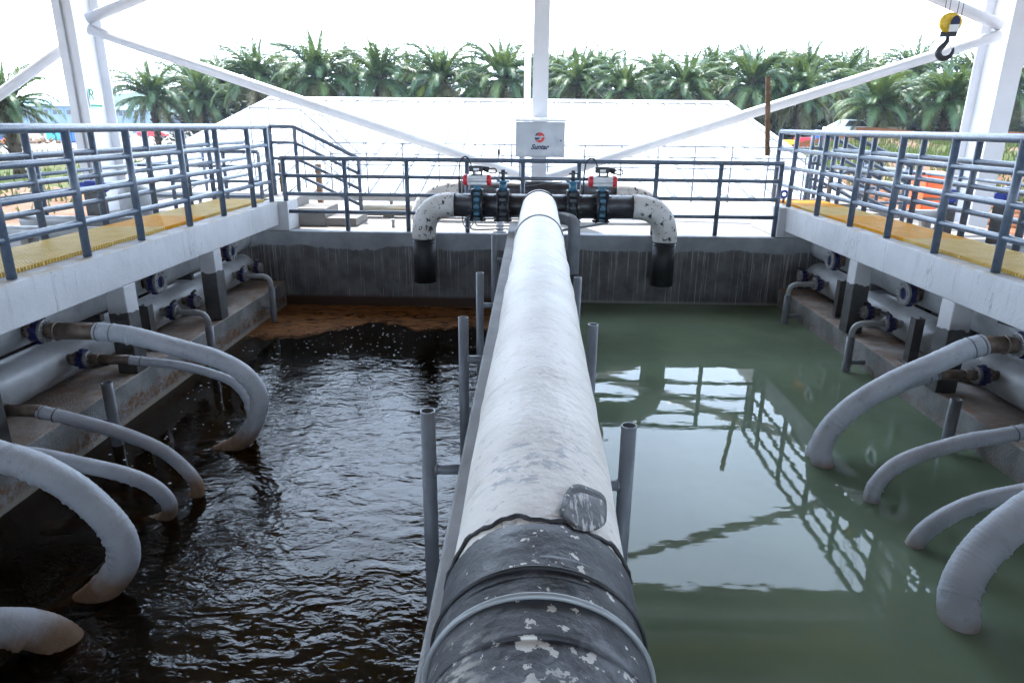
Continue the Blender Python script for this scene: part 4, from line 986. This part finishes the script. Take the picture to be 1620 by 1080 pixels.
t = thing('timber_pole', 'bare brown timber pole tied to the far corner post of the right railing', 'pole', (3.83, 11.36, .72)); m = MB(); m.box(-.034, .034, -.025, .025, 0, 1.2); m.build('plank', 'wood', t, .005); m = MB(); m.ring((0, -.045, .25), (0, 0, 1), .085, .006, 16, 6); m.build('tie', 'steel_dark', t); t.rotation_euler = (0, R(-6.5), 0)
t = thing('blue_valve', 'little blue tap handle behind the right end of the far railing', 'valve', (4.05, 11.0, .02)); m = MB(); m.cyl((0, 0, 0), (0, 0, .1), .02, 10); m.build('stem', 'steel_dark', t); m = MB(); m.ring((0, 0, .13), (0, 1, 0), .05, .022, 16, 8); m.build('handle', 'bright_blue', t)

# ------------------------------------------------------------------ equipment outside the walkways
ves = thing('pressure_vessel', 'squat grey cylindrical vessel behind the left walkway', 'vessel', (-6.08, 10.45, DZ))
m = MB(); m.tube([(0, 0, 0), (0, 0, .5), (0, 0, .62), (0, 0, .68), (0, 0, .7)], [.24, .24, .21, .13, .03], 24); m.build('shell', 'grey_pipe', ves)
m = MB(); m.ring((0, 0, .1), (0, 0, 1), .245, .015, 28, 6); m.build('band', 'grey_pipe', ves)
def motor(name, label, x, y, z, L, r, rz=0):
    t = thing(name, label, 'motor', (x, y, z), rz)
    m = MB(); m.tube([(-L/2, 0, 0), (-L/2+.03, 0, 0), (L/2-.03, 0, 0), (L/2, 0, 0)], [r*.7, r, r, r*.75], 18)
    for k in range(14): th = 2*math.pi*k/14; m.box(-L*.35, L*.35, r*math.cos(th)-.006, r*math.cos(th)+.006, r*math.sin(th)-.006, r*math.sin(th)+.006)
    m.build('housing', 'bright_blue', t)
    m = MB(); m.box(-.08, .08, -.05, .05, r*.8, r*1.35); m.build('terminal_box', 'bright_blue', t, .006)
    m = MB(); m.box(-.1, .1, -r, r, DZ-z, -r*.8); m.build('pedestal', 'steel_dark', t)
    m = MB(); m.cyl((L/2, 0, 0), (L/2+.12, 0, 0), .02, 8); m.build('shaft', 'bolt', t)
motor('pump_motor', 'blue pump motor behind the left railing in front of the white column', -6.78, 10.5, .17, .5, .075)
motor('pump_motor', 'blue pump motor seen through the right railing near the frame edge', 6.5, 9.5, .3, .35, .09, .5)
motor('pump_motor', 'small blue motor seen between the right railings beside the orange tank', 5.85, 9.7, .25, .16, .085, 1.3)
ot = thing('orange_tank', 'bright orange plastic tank beyond the right walkway', 'tank', (8.0, 14, -.6))
m = MB(); m.poly([(-.26, -.3, 0), (.2, -.3, 0), (.22, -.3, .9), (-.22, -.3, .9)], (0, .6, 0)); m.build('body', 'orange', ot, .03)
m = MB(); m.box(-.25, .25, -.33, .33, .9, .95); m.build('lid', 'orange', ot, .015)
m = MB(); m.box(-.25, .22, -.315, -.301, .42, .47); m.build('band', 'steel_dark', ot)
for i, (x, y, rx) in enumerate(((-6.0, 8.6, 1.6), (-6.3, 9.6, 1.4), (6.1, 8.2, 1.6), (6.4, 11.8, 1.2))):
    t = thing('service_pipe', ['grey service pipe lying behind the left walkway, nearer one', 'grey service pipe lying behind the left walkway, farther one', 'grey service pipe lying behind the right walkway, nearer one', 'grey service pipe lying behind the right walkway, farther one'][i], 'pipe', (x, y, DZ))
    m = MB(); m.cyl((-rx/2-.3, 0, .22), (rx/2, .0, .22), .08, 16); m.build('run', 'grey_pipe', t)
    for dx in (-.5, .4): m = MB(); m.box(dx-.05, dx+.05, -.1, .1, .001, .15); m.build('saddle', 'deck', t)
    m = MB(); m.cyl((rx/2-.02, 0, .22), (rx/2+.03, 0, .22), .12, 18); m.build('flange', 'grey_pipe', t)

# ------------------------------------------------------------------ white roofed building behind the deck
bd = thing('roofed_building', 'low building with a wide white ribbed metal roof behind the deck', 'building', (-1.4, 22, -2.2))
inv = Matrix.Translation((1.4, -22, 2.2))
X0, X1, ye, yr, ze, zr = -10.3, 7.65, 16.0, 28.0, -.42, 2.03
m = MB(); m.box(X0+.3, X1-.3, ye+.4, 39.6, -2.2, ze-.05); m.build('wall', 'wallwhite', bd).matrix_parent_inverse = inv
for xg in (X0+.3, X1-.45): m = MB(); m.poly([(xg, ye+.45, ze-.04), (xg, 39.5, ze-.04), (xg, yr, zr-.12)], (.15, 0, 0)); m.build('gable_wall', 'wallwhite', bd).matrix_parent_inverse = inv
for (ya, za, yb, zb) in ((ye+.02, ze-.03, yr, zr-.03), (39.9, ze-.03, yr, zr-.03)):
    m = MB(); m.poly([(X0, ya, za), (X1, ya, za), (X1, yb, zb), (X0, yb, zb)], (0, 0, -.02)); m.build('rib_shade_sheet', 'pole', bd).matrix_parent_inverse = inv  # grey sheet added under the panel gaps, standing in for rib shading
NP = 30; pw = (X1-X0)/NP
def rpan(y0, z0, y1, z1):
    m = MB()
    for (a, b, h) in ((.0, .72, 0), (.77, .8, .5), (.8, .9, 1), (.9, .94, .5)):
        dz = .075*h; m.poly([(a*pw, y0, z0+dz), (b*pw-.001, y0, z0+dz), (b*pw-.001, y1, z1+dz), (a*pw, y1, z1+dz)], (0, 0, .01))
    return m.mesh('roof_panel', 'roof_white')
pa = rpan(ye, ze, yr, zr); pb = rpan(40, ze, yr, zr)
for i in range(NP):
    for q in (pa, pb):
        o = link('roof_panel', q, bd); o.matrix_parent_inverse = inv; o.location = (X0+pw*i, 0, 0)
m = MB(); m.poly([(X0-.05, yr-.35, zr-.02), (X0-.05, yr+.35, zr-.02), (X0-.05, yr, zr+.09)], (X1-X0+.1, 0, 0)); m.build('ridge_cap', 'roof_white', bd).matrix_parent_inverse = inv
for xg in (X0-.06, X1-.02):
    m = MB(); m.poly([(xg, ye, ze-.16), (xg, ye, ze+.06), (xg, yr, zr+.06), (xg, yr, zr-.16)], (.08, 0, 0)); m.build('barge_trim', 'roof_white', bd).matrix_parent_inverse = inv
for i in range(6): m = MB(); x = X0+1.6+2.9*i; m.box(x, x+1.3, ye+.36, ye+.4, -1.7, -.8); m.build('window', 'dark_glass', bd).matrix_parent_inverse = inv

# ------------------------------------------------------------------ far prefab buildings, containers, cars
def prefab(label, x0, x1, y, zb, ze_, zr_, dep, nb):
    t = thing('prefab_building', label, 'building', ((x0+x1)/2, y+dep/2, zb)); inv = Matrix.Translation((-(x0+x1)/2, -y-dep/2, -zb))
    m = MB(); m.box(x0, x1, y, y+dep, zb-3.2, ze_); m.build('wall', 'pale_blue_wall', t).matrix_parent_inverse = inv
    m = MB(); m.poly([(x0-.4, y-.5, ze_), (x0-.4, y+dep+.5, ze_), (x0-.4, y+dep/2, zr_)], (x1-x0+.8, 0, 0)); m.build('roof', 'blue_roof', t).matrix_parent_inverse = inv
    for i in range(nb):
        x = x0+(x1-x0)*(i+.5)/nb
        for dx in (-.95, .15):
            m = MB(); m.box(x+dx, x+dx+.8, y-.05, y-.002, zb+1.3, zb+2.2); wn = m.build('window', 'dark_glass', t); wn.matrix_parent_inverse = inv
        m = MB(); xx = x0+(x1-x0)*i/nb; m.box(xx-.08, xx+.08, y-.08, y-.003, zb, ze_-.02); m.build('pilaster', 'blue_roof', t).matrix_parent_inverse = inv
    return t
prefab('long pale blue prefab hut with paired windows at the far left', -118, -94, 150, .95, 3.9, 5.5, 8, 8)
prefab('small pale blue hut beside the leftmost palms', -89, -82, 150, .8, 3.3, 4.6, 9, 2)
prefab('pale blue hut half hidden behind the left palms', -80, -60, 165, .8, 3.4, 4.6, 8, 5)
def container(label, x, y, L, mat, h=2.3):
    zb = gz(x, y)+.02; t = thing('container', label, 'container', (x, y, zb), .05)
    m = MB(); m.box(-L/2, L/2, -1.2, 1.2, 0, h); m.build('body', mat, t)
    m = MB(); n = int(L/.4)
    for i in range(n): xx = -L/2+L*(i+.25)/n; m.box(xx, xx+.18, -1.26, -1.2, .12, h-.12)
    m.build('corrugation', mat, t)
    m = MB(); m.box(-L/2-.05, L/2+.05, -1.27, 1.25, h, h+.1); m.build('top_rail', 'white_paint', t)
container('long blue container behind the left railing, at the picture edge', -72.5, 92, 6.2, 'container_blue')
container('short blue container beside the teal tank at the far left', -63.6, 96, 1.7, 'container_blue', 1.4)
container('teal site tank between the two blue containers', -66.3, 97, 1.5, 'teal_tank', 1.4)
def car(label, x, y, rz, mat, pick=False):
    zb = gz(x, y); t = thing('parked_car', label, 'car', (x, y, zb), rz, 'vehicles parked beyond the plant')
    prof = [(-2.3, .35), (2.25, .35), (2.3, .75), (2.1, .98), (1.05, 1.05), (.35, 1.62), (-.9, 1.66), (-1.35 if pick else -2.0, 1.05), (-2.3, 1.02)]
    m = MB(); m.poly([(a, -.85, b) for a, b in prof], (0, 1.7, 0)); m.build('body', mat, t, .06)
    m = MB(); m.poly([(.86, -.87, 1.1), (.32, -.87, 1.53), (-.85, -.87, 1.56), (-1.15, -.87, 1.1)], (0, 1.74, 0)); m.build('window', 'dark_glass', t)
    for wx in (-1.45, 1.45):
        for wy in (-.8, .8): m = MB(); m.cyl((wx, wy-.12, .34), (wx, wy+.12, .34), .34, 16); wh = m.build('wheel', 'tyre', t); m = MB(); m.cyl((wx, wy-.125, .34), (wx, wy+.125, .34), .19, 12); m.build('rim', 'bolt', wh)
    for wy in (-.6, .6): m = MB(); m.box(2.22, 2.32, wy-.15, wy+.15, .68, .82); m.build('headlight', 'white_ink', t)
car('red pickup truck parked beyond the left railing', -64.0, 118, .1, 'car_red', True)
car('grey car parked left of the red pickup', -70.8, 119, 3.3, 'car_grey')
car('white car parked in front of the palms on the right', 27.8, 61.5, .0, 'car_white')
# heap of site rubbish
rs = random.Random(21)
m = MB(); mats = []
for i in range(150):
    x = rs.uniform(-74, -60); y = rs.uniform(84, 89); z = gz(x, y); s_ = rs.uniform(.1, .42)
    m.bar((x, y, z+rs.random()*.5), (x+rs.uniform(-.8, .8), y+rs.uniform(-.3, .3), z+rs.random()*.9), s_, s_*.7)
o = m.build('rubble', 'wood'); o['kind'] = 'stuff'; tag(o, 'heap of scrap and crates in front of the blue containers', 'rubble')
cols = ['red', 'container_blue', 'white_paint', 'yellow', 'car_grey', 'red', 'white_paint', 'container_blue', 'orange', 'white_paint']
nmz = ['leftmost', 'second', 'third', 'fourth', 'fifth', 'sixth', 'seventh', 'eighth', 'ninth', 'rightmost']
for i, cm in enumerate(cols):
    x = -73+1.25*i+rs.uniform(-.2, .2); y = 82.5+rs.uniform(-.6, .6)
    t = thing('scooter', '%s of the scooters lined up before the scrap heap' % nmz[i], 'scooter', (x, y, gz(x, y)), rs.uniform(-.5, .5), 'scooters by the scrap heap')
    m = MB(); m.poly([(-.5, -.12, .45), (.1, -.12, .35), (.35, -.12, .9), (.2, -.12, .95), (-.05, -.12, .6), (-.6, -.12, .75)], (0, .24, 0)); m.build('body', cm, t)
    for wx in (-.5, .55): m = MB(); m.ring((wx, 0, .27), (0, 1, 0), .22, .05, 14, 6); m.build('wheel', 'tyre', t)
    m = MB(); m.bar((.25, -.3, 1.0), (.25, .3, 1.0), .04, .04); m.build('handlebar', 'tyre', t)
# right side: barrier rails, stacked goods, earth bank
for k, (x0, x1, y, lab) in enumerate(((17, 30, 52, 'nearer'), (26, 44, 57, 'farther'))):
    t = thing('safety_barrier', 'long rust-orange barrier on the grass bank, %s length' % lab, 'barrier', (x0, y, gz(x0, y)))
    n = int((x1-x0)/1.6)
    for i in range(n):
        xa = i*1.6; za = gz(x0+xa, y)-gz(x0, y)
        m = MB(); m.bar((xa, 0, za), (xa, 0, za+.7), .1, .1); m.build('stake', 'wood', t)
        m = MB(); zb2 = gz(x0+xa+1.6, y)-gz(x0, y); m.bar((xa, -.06, za+.55), (xa+1.6, -.06, zb2+.55), .03, .34); m.build('plank', 'soil_orange', t)
for x, y, w_, h, mt, lab in ((22.6, 62, 1.3, 1.1, 'yellow', 'yellow crate stack under the right palms'), (24.0, 62.3, 1.5, .9, 'red', 'pink-red bundle beside the yellow crates under the palms'), (25.2, 62.1, 1.1, 1.15, 'container_blue', 'blue drum stack beside the red bundle under the palms'), (31.0, 61, 1.6, 1.0, 'sand_pipe', 'tan wooden crate standing before the dark palm trunks')):
    t = thing('site_crate', lab, 'crate', (x, y, gz(x, y)))
    for i in range(2):
        m = MB(); m.box(-w_/2+.04*i, w_/2-.06*i, -.5, .5, i*h*.5+.01, (i+1)*h*.5); m.build('crate_tier', mt, t, .03)
    m = MB(); m.box(-w_/2+.02, w_/2-.02, -.48, .48, 0, .08); m.build('pallet', 'wood', t)
rs = random.Random(31); m = MB()
for i in range(420):
    x = rs.uniform(9.5, 26); y = rs.uniform(19, 33); z = gz(x, y); s_ = rs.uniform(.12, .5)
    m.sphere((x, y, z), s_, 6, 4, (1, 1, .6))
o = m.build('earth_clods', 'soil_orange'); o['kind'] = 'stuff'; tag(o, 'loose red earth clods on the bank behind the orange tank', 'earth')
# grass tufts on the visible banks
m = MB()
for i in range(16000):
    if rs.random() < .72: x = rs.uniform(11, 46); y = rs.uniform(30, 58)
    else: x = rs.uniform(-52, -18); y = rs.uniform(24, 78)
    z = gz(x, y); h = rs.uniform(.12, .5); a = rs.random()*6.28; dx, dy = math.cos(a)*.07, math.sin(a)*.07; b = len(m.v)
    m.v += [(x-dx, y-dy, z-.03), (x+dx, y+dy, z-.03), (x+rs.uniform(-.12, .12), y+rs.uniform(-.12, .12), z+h)]; m.f.append((b, b+1, b+2)); m.sm.append(False)
MAT['grass'] = m_leaf('grass_blade', (.036, .055, .013), (.065, .068, .024), .3)
o = m.build('grass', 'grass'); o['kind'] = 'stuff'; tag(o, 'yellow-green grass on the banks beyond the plant', 'grass')

# ------------------------------------------------------------------ oil palms
def frond_mesh(e0, droop, seed, old=False, spear=False):
    rr = random.Random(seed); m = MB(); n = 54; pts = []; p = Vector((0, 0, 0)); e = e0
    for i in range(n+1):
        pts.append(p.copy()); p = p+Vector((math.cos(e), 0, math.sin(e)))/n; e -= droop/n*(.25+1.7*(i/n))
    m.tube(pts[::6], [.013*(1-.85*i/9) for i in range(len(pts[::6]))], 5, False)
    for i in range(6, n+1):
        u = i/n; t = (pts[min(i+1, n)]-pts[max(i-1, 0)]).normalized(); nrm = Vector((-t.z, 0, t.x))
        ln = (.15 if spear else .2)*math.sin(math.pi*min(1, .1+u*.84))**.7*(.88+.24*rr.random())
        for s_ in (-1, 1):
            if old and rr.random() < .25: continue
            ang = R((44 if spear else 60)-26*u)+rr.uniform(-.07, .07); tilt = rr.choice((-.1, .1, .3))+rr.uniform(-.08, .08)
            d = (t*math.cos(ang)+Vector((0, s_, 0))*math.sin(ang)*math.cos(tilt)+nrm*math.sin(ang)*math.sin(tilt)).normalized()
            w_ = t*.0135
            b = len(m.v); q0 = pts[i]; q1 = q0+d*ln*.55; q2 = q0+d*ln+Vector((0, 0, -ln*(.3 if not old else .6)))
            m.v += [tuple(q0-w_*.6), tuple(q0+w_*.6), tuple(q1+w_), tuple(q1-w_), tuple(q2)]
            m.f += [(b, b+1, b+2, b+3), (b+3, b+2, b+4)]; m.sm += [False, False]
    return m.mesh('frond', 'frond_old' if old else 'frond')
FR = {'up': [frond_mesh(R(80), R(22), 1, False, True), frond_mesh(R(70), R(34), 2, False, True), frond_mesh(R(64), R(42), 12, False, True)], 'mid': [frond_mesh(R(60), R(62), 3), frond_mesh(R(50), R(72), 4), frond_mesh(R(44), R(60), 13)],
      'out': [frond_mesh(R(36), R(88), 5), frond_mesh(R(26), R(80), 6)], 'low': [frond_mesh(R(5), R(72), 7), frond_mesh(R(-8), R(60), 8)], 'old': [frond_mesh(R(-28), R(50), 9, True), frond_mesh(R(-45), R(38), 10, True)]}
def trunk_mesh(h, seed):
    rr = random.Random(seed); m = MB(); n = int(h/.28)
    m.tube([(0, 0, h*i/n) for i in range(n+1)], [.27+.06*(i % 2)+rr.uniform(-.04, .04)+.12*(i/n) for i in range(n+1)], 10)
    for i in range(int(h*9)):
        z = rr.uniform(.2, h); a = rr.random()*6.28; c, s_ = math.cos(a), math.sin(a)
        m.bar((.33*c, .33*s_, z), (.58*c, .58*s_, z+.3), .12, .06)
    return m.mesh('trunk', 'trunk')
def crown_mesh(seed):
    rr = random.Random(seed); m = MB(); m.sphere((0, 0, 0), .55, 10, 8, (1, 1, 1.2))
    for i in range(40):
        a = rr.random()*6.28; e = rr.uniform(-.6, 1.2); c = Vector((math.cos(a)*math.cos(e), math.sin(a)*math.cos(e), math.sin(e)))
        m.bar(tuple(c*.4), tuple(c*1.0+Vector((0, 0, .15))), .13, .07)
    return m.mesh('crown', 'trunk')
TM = [trunk_mesh(5.2, 1), trunk_mesh(6.2, 2), trunk_mesh(7.4, 3)]; CM = [crown_mesh(1), crown_mesh(2)]
SETS = [('up', 10), ('mid', 13), ('out', 14), ('low', 11), ('old', 8)]
def palm(x, y, zc, rad, label, seed, group):
    rr = random.Random(seed); zb = gz(x, y)-.1
    t = thing('palm_tree', label, 'palm tree', (x, y, zb), 0, group)
    h = zc-zb; tm = TM[0 if h < 5.7 else 1 if h < 6.8 else 2]; tr = link('trunk', tm, t); tr.scale = (1, 1, h/(5.2, 6.2, 7.4)[TM.index(tm)])
    cr = link('crown', CM[seed % 2], t); cr.location = (0, 0, h)
    k = 0; a0 = rr.random()*6.28
    for nm, cnt in SETS:
        cnt += rr.choice((-1, 0, 0, 1))
        for i in range(cnt):
            fo = link('frond', rr.choice(FR[nm]), cr)
            a = a0+6.283*i/cnt+rr.uniform(-.3, .3); s_ = rad*rr.uniform(1.0, 1.32)*(.88 if nm == 'up' else 1.05)
            fo.rotation_euler = (rr.uniform(-.12, .12), rr.uniform(-.14, .14), a); fo.scale = (s_, s_, s_)
            fo.location = (.3*math.cos(a), .3*math.sin(a), .25 if nm in ('up', 'mid') else 0)
        a0 += .7
    return t
PALMS = [(-42.9, 80, 4.1, 4.4), (-39.1, 84, 4.1, 3.9), (-45.5, 95, 6.9, 4.2), (-39.7, 92, 6.9, 4.1), (-30.0, 78, 5.9, 4.6), (-31.3, 92, 7.0, 4.3), (-22.5, 76, 6.0, 4.8), (-23.5, 92, 7.5, 4.5), (-16.3, 77, 6.0, 4.5), (-15.7, 94, 7.5, 4.6), (-9.8, 78, 6.0, 4.6), (-7.4, 92, 7.2, 4.3), (-2.9, 76, 6.0, 4.6), (0.8, 92, 7.2, 4.5), (3.5, 90, 8.1, 3.6), (5.2, 79, 5.8, 4.2), (9.1, 94, 8.2, 4.2), (9.5, 74, 4.9, 3.8), (15.3, 88, 7.5, 4.3), (15.6, 73, 5.1, 3.8), (22.7, 92, 8.2, 4.5), (22.6, 74, 5.6, 4.6), (24.2, 90, 7.2, 4.0), (31.4, 92, 7.9, 4.1), (26.9, 72, 4.6, 3.9), (32.4, 86, 8.2, 4.0), (36.0, 84, 6.3, 4.7), (28.9, 60, 3.3, 3.3), (41.2, 90, 7.4, 4.4), (43.8, 84, 7.1, 4.5), (33.4, 58, 3.7, 3.4), (48.6, 80, 6.4, 3.9), (53.7, 82, 6.2, 4.4), (-31.5, 42, 2.0, 2.3)]
ordn = ['first', 'second', 'third', 'fourth', 'fifth', 'sixth', 'seventh', 'eighth', 'ninth', 'tenth', 'eleventh', 'twelfth', 'thirteenth', 'fourteenth', 'fifteenth', 'sixteenth', 'seventeenth', 'eighteenth']
front = sorted([p for p in PALMS if p[1] < 85 and p[1] > 50], key=lambda p: p[0]/p[1]); back = sorted([p for p in PALMS if p[1] >= 85], key=lambda p: p[0]/p[1])
for i, p in enumerate(front): palm(p[0], p[1], p[2]-.35, p[3]*.9, '%s oil palm from the left in the front row behind the white roof' % ordn[i], 100+i, 'front row oil palms')
for i, p in enumerate(back): palm(p[0], p[1], p[2]-1.3, p[3]*.9, '%s oil palm from the left in the taller back row' % ordn[i], 200+i, 'back row oil palms')
palm(*PALMS[-1], 'bushy palm at the left picture edge beside the white column', 300, 'lone palm')
# dark understorey and more distant plantation behind the rows
rs = random.Random(77); m = MB()
for i in range(60000):
    x = rs.uniform(-46, 78); y = 86+rs.uniform(0, 10) if rs.random() < .3 else 98+rs.uniform(0, 8)
    top = 7.0+1.3*math.sin(x*.9)+1.2*math.sin(x*.37+1); z = gz(x, y)+rs.random()*top
    a = rs.random()*6.28; b = len(m.v); L = rs.uniform(.5, 1.1); d = Vector((math.cos(a), math.sin(a), rs.uniform(-.7, .5)))*L; s2 = Vector((-math.sin(a), math.cos(a), rs.uniform(-.3, .3)))*.34
    c = Vector((x, y, z)); m.v += [tuple(c-s2), tuple(c+s2), tuple(c+d)]; m.f.append((b, b+1, b+2)); m.sm.append(False)
o = m.build('undergrowth', 'shrub'); o['kind'] = 'stuff'; tag(o, 'dark plantation undergrowth closing the gaps behind the palms', 'undergrowth')

# ------------------------------------------------------------------ humid air
hz = NT('humid_air'); pv = hz.n('ShaderNodeVolumePrincipled'); pv.inputs['Color'].default_value = (.72, .84, 1, 1); pv.inputs['Density'].default_value = .0002
hz.l(pv.outputs[0], hz.out.inputs['Volume']); MAT['haze'] = hz.m
m = MB(); m.box(-2600, 2600, -450, 3100, -6.2, 60); o = m.build('haze', 'haze'); o['kind'] = 'stuff'
